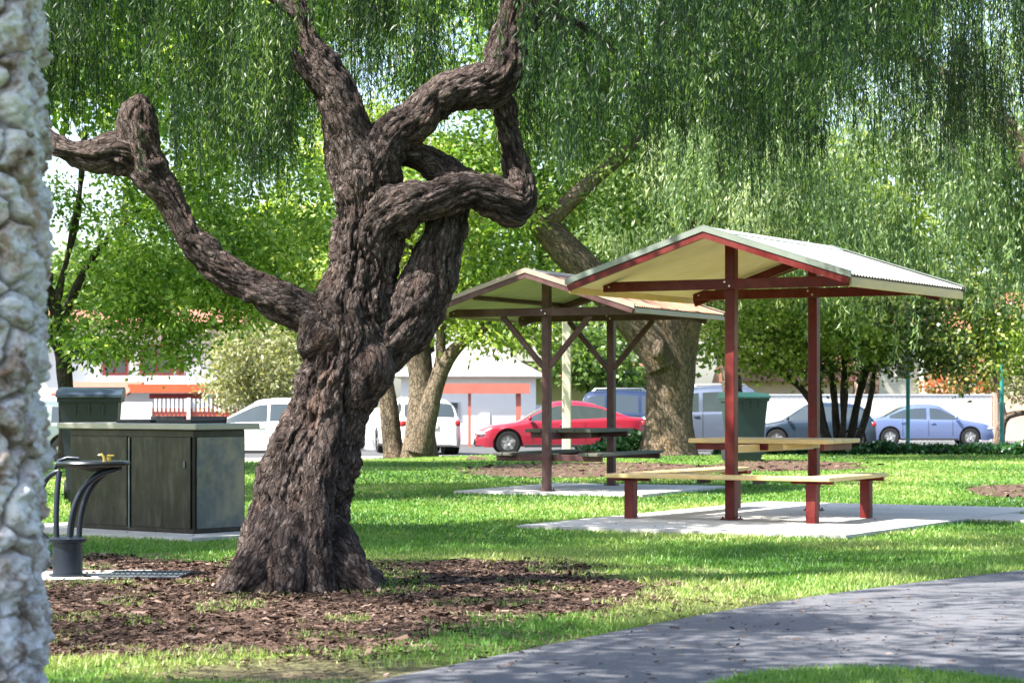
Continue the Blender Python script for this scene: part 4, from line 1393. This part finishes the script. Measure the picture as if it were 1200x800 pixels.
for p0, p1, k_ in (((-.06, -.05, .25), (-.05, -.02, .70), (-.07, -.05, .5)), ((.03, -.06, .25), (.33, -.02, .71), (.04, -.05, .66)), ((.07, .03, .25), (.36, .06, .725), (.08, .03, .68)), ((.0, .07, .25), (.24, .1, .71), (.02, .07, .62))):
    m = MB(); m.tube(arc(p0, p1, k_), .019, 14); m.build('arm', M['fount'], ft, True, 60)
m = MB(); m.tube(arc((-.05, -.02, .70), (-.21, .02, .42), (-.19, -.01, .68)) + [Vector((-.215, .02, .30)), Vector((-.14, .02, .24))], .019, 14); m.build('arm', M['fount'], ft, True, 60)
m = MB(); m.tube([(-.09, 0, .715), (-.06, 0, .77), (0, 0, .79), (.08, .0, .785)], .013, 10); m.build('handle', M['fount'], ft, True, 60)
m = MB(); m.lathe([(.03, .700), (.12, .722), (.21, .733), (.243, .742), (.248, .755), (.24, .768), (.225, .768), (.2, .757), (.05, .748)], (.17, .02, 0), 56); m.build('bowl', M['fount_bowl'], ft, True, 50)
m = MB(); m.tube([(.25, .0, .75), (.25, 0, .795), (.235, 0, .812), (.215, 0, .805)], .011, 10); m.tube([(.275, .03, .76), (.275, .03, .80)], .014, 10); m.box((.29, .02, .805), (.05, .018, .012), bev=.003); m.build('tap', M['brass'], ft, True)
m = MB()
for i in range(15): m.box((.28 + i * .036, 0, .008), (.014, .46, .012), bev=.002)
for y in (-.23, .23, 0): m.box((.53, y, .0075), (.54, .02, .013), bev=.002)
gr = m.build('drain_grate', M['grate'], None)
gr.location = (FX, FY + .02, .024); gr.rotation_euler = (0, 0, -.05)
tag(gr, 'low grey metal drain grate lying at the foot of the drinking fountain', 'grate')


# ================================================================== BINS
def bin_(name, label, x, y, rz, h, body, lid):
    s = h / 1.07
    r = empty(name, (x, y, gzf(x, y) + .01), rz, s)
    tag(r, label, 'wheelie bin')
    m = MB()
    def ring(z, w, d, y0=0): return [(-w / 2, y0 - d / 2, z), (w / 2, y0 - d / 2, z), (w / 2, y0 + d / 2, z), (-w / 2, y0 + d / 2, z)]
    R = [ring(.0, .40, .44), ring(.12, .43, .5), ring(.55, .49, .58), ring(.95, .55, .68, -.0), ring(.955, .60, .73), ring(1.0, .60, .73)]
    vs = [p for q in R for p in q]
    fs = [(3, 2, 1, 0), (20, 21, 22, 23)]
    for i in range(5):
        for k in range(4): fs.append((i * 4 + k, i * 4 + (k + 1) % 4, i * 4 + 4 + (k + 1) % 4, i * 4 + 4 + k))
    m.add(vs, fs)
    for sx in (-.13, 0, .13): m.box((sx, -.335, .89), (.018, .03, .1), bev=.004)
    m.build('body', body, r)
    m = MB()
    m.prism([(-.40, 1.0), (-.40, 1.025), (-.28, 1.07), (.22, 1.10), (.36, 1.08), (.40, 1.045), (.40, 1.0)], 'x', -.31, .31)
    m.box((0, -.41, 1.008), (.3, .05, .02), bev=.004)
    m.build('lid', lid, r, True, 30)
    m = MB(); m.tube([(-.27, .40, 1.04), (-.27, .47, 1.05), (.27, .47, 1.05), (.27, .40, 1.04)], .016, 10); m.build('handle', lid, r, True, 60)
    for s_ in (-1, 1):
        m = MB(); m.tube([(s_ * .21, .24, .1), (s_ * .27, .24, .1)], .1, 24); m.tube([(s_ * .265, .24, .1), (s_ * .275, .24, .1)], .05, 16); m.build('wheel', M['rubber'], r, True, 40)
    return r


x, y = at(107, 27.0)
bin_('wheelie_bin', 'dark slate wheelie bin with blue grey lid behind the barbecue bench', x, y, .12, 1.30, M['bin_grey'], M['lid'])
x, y = at(872, 45)
bin_('wheelie_bin', 'dark green wheelie bin on the lawn behind the nearer picnic table', x, y, .25, 1.30, M['bin'], M['lid_green'])

# ================================================================== POLES
x, y = at(664, 49); g_ = gzf(x, y)
r = empty('post', (x, y, g_)); tag(r, 'pale square concrete post standing beyond the farther picnic shelter', 'post')
m = MB(); m.box((0, 0, 1.5), (.19, .19, 3.1), bev=.02); m.build('shaft', M['polewood'], r)
m = MB(); m.prism([(-.12, 3.051), (.12, 3.051), (.0, 3.13)], 'y', -.12, .12); m.build('cap', M['polewood'], r)
for px, lab, h in ((1064, 'thin teal pole in front of the blue sedan', 3.3), (1174, 'thin teal pole beside the bent trunk at the right edge', 3.5)):
    x, y = at(px, 56); g_ = gzf(x, y)
    r = empty('pole', (x, y, g_)); tag(r, lab, 'pole')
    m = MB(); m.tube([(0, 0, -.1), (0, 0, h)], .05, 16); m.build('shaft', M['teal'], r, True, 60)
    m = MB(); m.lathe([(.09, .0), (.09, .03), (.06, .05)], n=16); m.build('base_flange', M['teal'], r)
    m = MB(); m.lathe([(.058, h), (.058, h + .03), (.02, h + .05)], n=16); m.build('cap', M['teal'], r)


# ================================================================== VEHICLES
def car(name, label, x, y, yaw, L, W, H, kind, pnt, zoff=0.0):
    """yaw 0: nose towards +x"""
    root = empty(name, (x, y, gzf(x, y) + .014 + zoff), yaw)
    tag(root, label, 'car')
    h2 = L / 2
    prof = {
        'sedan': dict(belt=[(-1, .40), (-.985, .60), (-.95, .655), (-.70, .675), (-.3, .655), (.45, .635), (.55, .62), (.85, .545), (.955, .47), (1, .33)],
                      roof=[(-.70, 0), (-.40, .93), (-.2, .985), (.0, 1.0), (.16, .975), (.52, 0)], glass=(-.60, .40), rear=(-.69, -.38), front=(.17, .51), wheels=(-.60, .63)),
        'coupe': dict(belt=[(-1, .42), (-.985, .62), (-.95, .675), (-.70, .70), (-.3, .67), (.35, .63), (.45, .61), (.82, .53), (.95, .44), (1, .30)],
                      roof=[(-.80, 0), (-.42, .93), (-.22, .985), (-.05, 1.0), (.10, .97), (.50, 0)], glass=(-.62, .36), rear=(-.78, -.40), front=(.12, .48), wheels=(-.60, .63)),
        'hatch': dict(belt=[(-1, .42), (-.985, .60), (-.93, .66), (-.5, .66), (.40, .62), (.55, .60), (.84, .53), (.955, .45), (1, .32)],
                      roof=[(-.95, 0), (-.80, .90), (-.6, .97), (-.1, 1.0), (.12, .97), (.56, 0)], glass=(-.84, .44), rear=(-.94, -.79), front=(.14, .55), wheels=(-.64, .63)),
        'suv': dict(belt=[(-1, .40), (-.985, .55), (-.97, .60), (-.5, .62), (.42, .60), (.55, .585), (.88, .53), (.965, .47), (1, .30)],
                    roof=[(-.985, 0), (-.86, .93), (-.7, .985), (-.2, 1.0), (.16, .97), (.52, 0)], glass=(-.90, .42), rear=(-.975, -.86), front=(.18, .51), wheels=(-.62, .64)),
    }[kind]
    wr = .315 if kind != 'suv' else .36
    st = sorted(set([round(v, 3) for v in np.arange(-h2, h2 + .001, .055)] + [-h2, -h2 + .015, h2 - .015, h2]))
    st = np.array(st); u = st / h2
    belt = np.interp(u, [p[0] for p in prof['belt']], [p[1] for p in prof['belt']]) * H
    rp = prof['roof']
    bx0, bx1 = rp[0][0], rp[-1][0]
    rr = []
    for ui, b in zip(u, belt):
        if ui <= bx0 or ui >= bx1: rr.append(b)
        else:
            xs_ = [p[0] for p in rp]; vs_ = [p[1] * H for p in rp]
            vs_[0] = np.interp(bx0, [p[0] for p in prof['belt']], [p[1] for p in prof['belt']]) * H
            vs_[-1] = np.interp(bx1, [p[0] for p in prof['belt']], [p[1] for p in prof['belt']]) * H
            rr.append(max(b, float(np.interp(ui, xs_, vs_))))
    roof = np.array(rr)
    roof = np.maximum(belt, np.convolve(np.pad(roof, 2, 'edge'), np.ones(5) / 5, 'valid'))
    hw = W / 2 * (1 - .20 * np.clip((np.abs(u) - .78) / .22, 0, 1) ** 2.2)
    low = .20 + .05 * (np.abs(u) > .93)
    wx = [w * h2 for w in prof['wheels']]
    arch = np.zeros_like(st)
    for w in wx:
        dd = (wr + .055) ** 2 - (st - w) ** 2
        arch = np.maximum(arch, np.where(dd > 0, wr + np.sqrt(np.clip(dd, 0, None)), 0))
    V = []
    for i in range(len(st)):
        w, b, rf, lo, ar = hw[i], belt[i], roof[i], low[i], arch[i]
        t = min(1, (rf - b) / (.30 * H))
        z1 = max(lo, ar)
        side = [(0, lo + .02), (.70 * w, lo + .02), (.70 * w, max(lo + .02, ar)), (.975 * w, max(lo, ar)), (1.0 * w, max(lo + .16, ar + .012)), (1.0 * w, max(.5 * (lo + b), ar + .03)), (.985 * w, max(b - .09, ar + .045)), (.955 * w, max(b - .02, ar + .05)),
                (.92 * w, max(b, ar + .055))]
        inset = .17 * w * t
        side += [(.905 * w - inset * .35, b + (rf - b) * .35 + .004), (.89 * w - inset * .78, b + (rf - b) * .78 + .008), (.84 * w - inset * 1.0, b + (rf - b) * .93 + .012), (.70 * w - inset * .9, rf + .016), (.35 * w, rf + .026), (0, rf + .03)]
        V.append([(st[i], yy, zz) for yy, zz in side])
    K = len(V[0])
    full = []
    for ring in V:
        full.append(ring + [(p[0], -p[1], p[2]) for p in ring[-2:0:-1]])
    KK = len(full[0])
    verts = [p for r_ in full for p in r_]
    body, gl = [], {'side_window': [], 'windscreen': [], 'rear_window': []}
    g0, g1 = prof['glass']
    pil = [-.02 if kind != 'suv' else .0] + ([-.52] if kind == 'suv' else []) + ([-.48] if kind == 'hatch' else [])
    for i in range(len(st) - 1):
        um = (u[i] + u[i + 1]) / 2
        for k in range(KK):
            k2 = (k + 1) % KK
            f = (i * KK + k, (i + 1) * KK + k, (i + 1) * KK + k2, i * KK + k2)
            kk = k if k < K - 1 else KK - 1 - k      # mirrored strip number
            hgt = roof[i] - belt[i]; hg2 = roof[i + 1] - belt[i + 1]
            tall_ = min(hgt, hg2) > .055 * H
            key = None
            if kk in (8, 9) and g0 < um < g1 and tall_ and all(abs(um - p) > .022 for p in pil):
                key = 'side_window'
            elif kk in (11, 12, 13) and prof['front'][0] < um < prof['front'][1]: key = 'windscreen'
            elif kk in (11, 12, 13) and prof['rear'][0] < um < prof['rear'][1]: key = 'rear_window'
            (gl[key] if key else body).append(f)
    body.append(tuple(range(KK))); body.append(tuple((len(st) - 1) * KK + k for k in range(KK))[::-1])
    def mk(nm, faces, mat, parent):
        used = sorted({v for f in faces for v in f}); mp = {v: i for i, v in enumerate(used)}
        mb = MB(); mb.add([verts[v] for v in used], [tuple(mp[v] for v in f) for f in faces])
        return mb.build(nm, mat, parent, True, 38)
    bo = mk('body', body, pnt, root)
    for nm, fs_ in gl.items():
        if not fs_: continue
        if nm == 'side_window':
            for s in (1, -1):
                ff = [f for f in fs_ if verts[f[0]][1] * s > 0 and verts[f[2]][1] * s > 0]
                if ff: mk(nm, ff, M['glass'], root)
        else: mk(nm, fs_, M['glass'], root)
    for du in ([.36, -.02, -.40] if kind != 'coupe' else [.34, -.26]):
        i_ = int(np.argmin(np.abs(u - du)))
        for s in (1, -1):
            m = MB(); m.tube([(st[i_], s * (V[i_][k][1] + .001), V[i_][k][2]) for k in (4, 5, 6, 7, 8)], .0075, 6)
            m.build('door_seam', M['trim'], root)
    # wheels
    for w in wx:
        for s in (1, -1):
            yw = s * (W / 2 - .115)
            m = MB(); 
            prof_t = [(wr * .62, -.10), (wr * .93, -.10), (wr, -.07), (wr, .07), (wr * .93, .10), (wr * .62, .10)]
            vs, fs = [], []
            N = 28
            for rr_, yy in prof_t:
                for k in range(N):
                    a = 2 * PI * k / N; vs.append((w + rr_ * math.cos(a), yw + yy, wr + rr_ * math.sin(a)))
            for i in range(5):
                for k in range(N):
                    j = (k + 1) % N; fs.append((i * N + k, i * N + j, (i + 1) * N + j, (i + 1) * N + k))
            m.add(vs, fs)
            wh = m.build('wheel', M['tyre'], root, True, 40)
            m = MB()
            yo = yw + s * .075
            m.tube([(w, yo - s * .03, wr), (w, yo, wr)], wr * .16, 12)
            for k in range(5):
                a = 2 * PI * k / 5 + .3
                m.beam((w + .04 * math.cos(a), yo, wr + .04 * math.sin(a)), (w + wr * .64 * math.cos(a), yo, wr + wr * .64 * math.sin(a)), .02, wr * .24, bev=.004)
            m.tube([(w, yo - s * .05, wr), (w, yo - s * .045, wr)], wr * .62, 28)
            m.build('rim', M['alloy'], wh, True, 40)
            m = MB(); m.tube([(w, yw + s * .0, wr), (w, yw - s * .3, wr)], wr + .03, 24); m.build('wheel_housing', M['trim'], root)
    # lamps, mirrors, trim
    def xin(uu): return uu * h2
    def wat(uu): return W / 2 * (1 - .20 * max(0, (abs(uu) - .78) / .22) ** 2.2)
    bz = lambda uu: float(np.interp(uu, [p[0] for p in prof['belt']], [p[1] for p in prof['belt']])) * H
    for s in (1, -1):
        m = MB(); uu = .925
        m.lathe([(.0, -.06), (.1, -.05), (.15, 0), (.1, .05), (.0, .06)], (xin(uu), s * (wat(uu) - .10), bz(uu) - .085), 16, None, 1.25, .9); m.build('headlight', M['lamp'], root, True)
        m = MB(); uu = -.955
        m.box((xin(uu), s * (wat(uu) - .055), bz(uu) - .12 * (1 if kind != 'suv' else .4)), (.16, .16, .15 if kind != 'suv' else .34), bev=.03); m.build('tail_light', M['tail'], root, True, 50)
        m = MB(); mu = prof['front'][1] - .10
        m.box((xin(mu), s * (W / 2 + .06), bz(mu) + .08), (.10, .17, .12), bev=.03); m.build('mirror', pnt, root, True, 50)
        for du in ([.06, -.40] if kind != 'coupe' else [.0]):
            m = MB(); m.box((xin(du), s * (W / 2 + .006), bz(du) - .13), (.17, .025, .028), bev=.008); m.build('door_handle', pnt if kind != 'suv' else M['trim'], root, True, 50)
        m = MB(); m.box((0, s * (W / 2 - .012), .235), (wx[1] - wx[0] - 2 * wr - .14, .03, .07), bev=.01); m.build('sill', M['trim'], root)
        for du in ([.30, -.02, -.36] if kind != 'coupe' else [.30, -.24]):
            pass
    m = MB(); m.box((h2 - .012, 0, .30), (.06, W * .62, .13), bev=.02); m.build('grille', M['trim'], root)
    m = MB(); m.box((-h2 - .006, 0, .50 * H if kind != 'sedan' else .44 * H), (.02, .40, .12), bev=.004); m.build('number_plate', M['plate'], root)
    if kind == 'suv':
        for s in (1, -1):
            m = MB(); m.tube([(xin(-.72), s * W * .33, H * .985), (xin(-.68), s * W * .33, H + .06), (xin(.06), s * W * .33, H + .06), (xin(.10), s * W * .33, H * .985)], .02, 8); m.build('roof_rail', M['alloy'], root, True, 60)
    return root


def CX(px, Y): return at(px, Y)[0]


car('parked_car', 'red coupe parked nose left behind the farther picnic table', CX(656, 61), 61, PI + .06, 4.5, 1.76, 1.40, 'coupe', M['p_red'])
car('parked_car', 'blue wagon with dark windows parked behind the red coupe', CX(748, 76), 76, .0, 4.15, 1.85, 1.88, 'suv', M['p_navy'])
car('parked_car', 'silver wagon with roof rails between the thick pale trunk and the green bin', CX(820, 67), 67, PI - .05, 3.75, 1.80, 1.86, 'suv', M['p_silver'])
car('parked_car', 'dark small hatchback between the green bin and the many stemmed tree', CX(955, 72), 72, PI - .12, 3.75, 1.70, 1.43, 'hatch', M['p_dark'])
car('parked_car', 'blue sedan parked nose right in front of the white fence', CX(1085, 80), 80, -.04, 4.45, 1.72, 1.42, 'sedan', M['p_blue'])
car('parked_car', 'cream white hatchback showing between the barbecue and the gnarled trunk', CX(318, 54), 54, PI - .03, 4.2, 1.72, 1.45, 'hatch', M['p_white'])
car('parked_car', 'sage grey wagon partly hidden by the stone pillar and the slate bin', CX(10, 52), 52, PI + .02, 4.4, 1.76, 1.40, 'hatch', M['p_sage'])
car('parked_car', 'white hatchback seen from behind between the pale forked trunks', CX(488, 62), 62, PI / 2 + .22, 4.2, 1.75, 1.50, 'hatch', M['p_white'])


# ================================================================== BUILDINGS, WALLS, FENCES
def fb(m, px0, px1, Y, py_top, py_bot, depth, mat=None, zbot=None):
    """box facing the park; its face spans these columns and heights at distance Y"""
    x0, x1 = CX(px0, Y), CX(px1, Y)
    zt = CAMH + (PY0 - py_top) * Y / F
    zb = zbot if zbot is not None else CAMH + (PY0 - py_bot) * Y / F
    m.box(((x0 + x1) / 2, Y + depth / 2, (zt + zb) / 2), (x1 - x0, depth, zt - zb), None, mat)


GB = -.45
# left: white two storey house with red framed windows
h = empty('house', (CX(165, 80), 80, GB)); tag(h, 'white house with dark red upper windows above the orange carport', 'house')
def hb(root, nm, mat, *a, **k):
    m = MB(); fb(m, *a, **k); return under(m.build(nm, mat), root)
hb(h, 'wall', M['white_wall'], 20, 216, 80, 375, 0, 8, zbot=GB)
hb(h, 'wall', M['grey_wall'], 216.3, 268, 79.9, 385, 0, 8, zbot=GB)
hb(h, 'balcony', M['white_wall'], 108, 262, 79.3, 440, 452, .55)
for a, b, c, d in ((164, 203, 404, 440), (206, 216, 418, 440), (120, 150, 404, 440)):
    f_ = MB(); fb(f_, a, b, 79.92, c, d, .06)
    fo = f_.build('window', M['win_red'])
    under(fo, h)
    g = MB(); fb(g, a + 3, (a + b) / 2 - 1, 79.87, c + 3, d - 3, .03); fb(g, (a + b) / 2 + 1, b - 3, 79.87, c + 3, d - 3, .03)
    go = g.build('pane', M['win_red'] if False else M['glass']); go.parent = fo
m = MB()
x0, x1 = CX(5, 80), CX(285, 80); zt = CAMH + (PY0 - 378) * 80 / F
m.prism([(79.2, zt), (84, zt + .6), (88.8, zt)], 'x', x0, x1); under(m.build('roof', M['roof_tile']), h)

cp = empty('carport', (CX(190, 73), 73, GB)); tag(cp, 'flat carport with bright orange red fascia above the coral fence', 'carport')
hb(cp, 'fascia', M['orange'], 152, 262, 73, 452, 460, .2)
hb(cp, 'roof', M['orange'], 150, 264, 73.2, 450, 454, 5)
for px in (252,):
    hb(cp, 'post', M['fence_red'], px - 3, px + 3, 73.25, 454, 0, .16, zbot=GB)
hb(cp, 'beam', M['win_red'], 175, 240, 73.4, 461, 467, .15)
cp2 = empty('carport', (CX(110, 75), 75, GB)); tag(cp2, 'low tiled porch roof left of the orange carport', 'porch')
m = MB(); m.prism([(75, CAMH + (PY0 - 464) * 75 / F), (75, CAMH + (PY0 - 461) * 75 / F), (78.5, CAMH + (PY0 - 446) * 75 / F), (78.5, CAMH + (PY0 - 449) * 75 / F)], 'x', CX(60, 75), CX(149, 75)); under(m.build('roof', M['roof_tile']), cp2)
hb(cp2, 'post', M['win_red'], 100, 103, 75.2, 462, 0, .15, zbot=GB)

w = MB(); fb(w, -250, 178, 70, 471, 0, .2, zbot=GB)
tag(w.build('boundary_wall', M['white_wall']), 'white boundary wall left of the coral picket fence', 'wall')
fc = empty('picket_fence', (CX(220, 70), 70, GB)); tag(fc, 'coral red fence with pale picket tops beneath the orange carport', 'fence')
hb(fc, 'panel', M['fence_red'], 178.4, 300, 70.06, 478, 0, .05, zbot=GB)
m = MB()
for i in range(24):
    px = 181 + i * 5
    fb(m, px, px + 2.2, 70.0, 467, 482, .04)
under(m.build('pickets', M['white_wall']), fc)
hb(fc, 'post', M['pink_wall'], 219, 223, 69.93, 466, 0, .1, zbot=GB)
w = MB(); fb(w, 300.3, 470, 70, 478, 0, .2, zbot=GB)
tag(w.build('boundary_wall', M['white_wall']), 'white boundary wall behind the big gnarled trunk', 'wall')

# centre: white gabled building with red carport
h = empty('house', (CX(575, 84), 84, GB)); tag(h, 'white rendered building with pale sheet gable roof behind the farther shelter', 'house')
hb(h, 'wall', M['white_wall'], 470, 628, 84, 440, 0, 9, zbot=GB)
m = MB(); zt = CAMH + (PY0 - 441) * 84 / F; zr = CAMH + (PY0 - 392) * 84 / F
m.prism([(CX(455, 84), zt), (CX(548, 84), zr), (CX(642, 84), zt)], 'y', 83.5, 93.5); under(m.build('roof', M['roof_white']), h)
d_ = MB(); fb(d_, 562, 574, 83.95, 484, 0, .05, zbot=GB); do = under(d_.build('door', M['pink_wall']), h)
k_ = MB(); fb(k_, 564, 565, 83.9, 505, 508, .03); k_.build('handle', M['trim']).parent = do
wf = MB(); fb(wf, 520, 538, 83.93, 470, 488, .05); wo = under(wf.build('window', M['white_wall']), h)
wp = MB(); fb(wp, 521.5, 536.5, 83.9, 471.5, 486.5, .02); wp.build('pane', M['glass']).parent = wo
cp = empty('carport', (CX(565, 77), 77, GB)); tag(cp, 'carport with faded red fascia and thin posts before the white building', 'carport')
hb(cp, 'fascia', M['fascia_red'], 508, 621, 77, 449, 461, .12)
hb(cp, 'roof', M['fascia_red'], 508, 620, 77.2, 450, 453, 5)
for a in (548.5, 604.5):
    hb(cp, 'post', M['fascia_red'], a, a + (3.4 if a < 600 else 6), 77.15, 455, 0, .12, zbot=GB)
h = empty('house', (CX(640, 97), 97, GB)); tag(h, 'khaki walled house glimpsed between the farther shelter posts', 'house')
hb(h, 'wall', M['olive_wall'], 606, 790, 97, 440, 0, 7, zbot=GB)
m = MB(); zt = CAMH + (PY0 - 441) * 97 / F
m.prism([(96.3, zt), (100.5, zt + .7), (104.7, zt)], 'x', CX(598, 97), CX(798, 97)); under(m.build('roof', M['roof_tile']), h)
wf = MB(); fb(wf, 748, 766, 96.9, 445, 465, .08); wo = under(wf.build('window', M['white_wall']), h)
wp = MB(); fb(wp, 750, 764, 96.86, 447, 463, .03); wp.build('pane', M['glass']).parent = wo
w = MB(); fb(w, 622, 850, 90, 474, 0, .2, zbot=GB)
tag(w.build('boundary_wall', M['white_wall']), 'low white wall behind the red coupe and blue wagon', 'wall')

# right: white sheet fence, tan wall, houses
fc = empty('sheet_fence', (CX(1000, 90), 90, GB)); tag(fc, 'long white ribbed sheet fence behind the blue sedan', 'fence')
m = MB(); x0, x1 = CX(850.5, 90), CX(1164, 90); zt = CAMH + (PY0 - 463) * 90 / F
kx = np.arange(x0, x1, .10)
out = [(x_, 90 + (.006 if i % 2 else .0)) for i, x_ in enumerate(kx)] + [(kx[-1], 90.06), (kx[0], 90.06)]
m.prism(out, 'z', GB, zt); under(m.build('panel', M['pink_wall']), fc)
m = MB(); m.box(((x0 + x1) / 2, 90.02, zt + .02), (x1 - x0, .12, .05)); under(m.build('capping', M['grey_wall']), fc)
hb(fc, 'post', M['brick'], 1164.3, 1169, 89.9, 460, 0, .3, zbot=GB)
w = MB(); fb(w, 1169.4, 1500, 89.95, 463, 0, .25, zbot=GB)
tag(w.build('boundary_wall', M['tan_wall']), 'tan rendered wall at the right edge beyond the bent trunk', 'wall')
h = empty('house', (CX(1100, 101), 101, GB)); tag(h, 'tan brick house with pale columns behind the white sheet fence', 'house')
hb(h, 'wall', M['brick'], 1030, 1240, 101, 385, 0, 8, zbot=GB)
for a in (1078, 1096, 1110, 1150, 1185):
    hb(h, 'column', M['white_wall'], a, a + 4, 100.6, 400, 0, .2, zbot=GB)
for a in (1050, 1125, 1162):
    wf = MB(); fb(wf, a, a + 16, 100.94, 415, 445, .06); wo = under(wf.build('window', M['white_wall']), h)
    wp = MB(); fb(wp, a + 1.5, a + 14.5, 100.9, 417, 443, .03); wp.build('pane', M['glass']).parent = wo
m = MB(); zt = CAMH + (PY0 - 386) * 101 / F
m.prism([(100.2, zt), (105, zt + 1.8), (109.8, zt)], 'x', CX(1018, 101), CX(1252, 101)); under(m.build('roof', M['roof_tile']), h)
h = empty('house', (CX(920, 99), 99, GB)); tag(h, 'low house with brown roof glimpsed above the dark hatchback', 'house')
hb(h, 'wall', M['tan_wall'], 862, 1000, 99, 446, 0, 7, zbot=GB)
m = MB(); zt = CAMH + (PY0 - 447) * 99 / F
m.prism([(98.4, zt), (102.5, zt + 1.2), (106.6, zt)], 'x', CX(852, 99), CX(1010, 99)); under(m.build('roof', M['roof_tile']), h)

# ================================================================== LIGHT, SKY, CAMERA
S = Vector((-.54, -.28, .80)).normalized()
sun = bpy.data.lights.new('sun', 'SUN'); sun.energy = 5.0; sun.angle = math.radians(.53); sun.color = (1, .955, .88)
so = bpy.data.objects.new('sun', sun); COL.objects.link(so)
so.rotation_euler = S.to_track_quat('Z', 'Y').to_euler()
wd = bpy.data.worlds.new('World'); scene.world = wd; wd.use_nodes = True
nt = wd.node_tree
sky = nt.nodes.new('ShaderNodeTexSky'); sky.sky_type = 'NISHITA'; sky.sun_disc = False
sky.sun_elevation = math.asin(S.z); sky.sun_rotation = math.atan2(S.x, S.y); sky.air_density = 1.0; sky.dust_density = 2.0
bg = nt.nodes['Background']; bg.inputs[1].default_value = .12
nt.links.new(sky.outputs[0], bg.inputs[0])

cam = bpy.data.cameras.new('camera'); co = bpy.data.objects.new('camera', cam); COL.objects.link(co)
cam.sensor_width = 36; cam.lens = 81; cam.shift_y = (PY0 - 400) / 1200; cam.clip_end = 2000; cam.clip_start = .05
cam.dof.use_dof = True; cam.dof.focus_distance = 20.0; cam.dof.aperture_fstop = 6.3
co.location = (0, 0, CAMH); co.rotation_euler = (PI / 2, 0, 0)
scene.camera = co
scene.view_settings.view_transform = 'Standard'; scene.view_settings.look = 'None'; scene.view_settings.gamma = 1
scene.view_settings.use_curve_mapping = False
scene.view_settings.exposure = 1.95
scene.cycles.max_bounces = 6; scene.cycles.transmission_bounces = 5; scene.cycles.diffuse_bounces = 4; scene.cycles.glossy_bounces = 3
scene.cycles.use_denoising = True
scene.cycles.caustics_reflective = False; scene.cycles.caustics_refractive = False
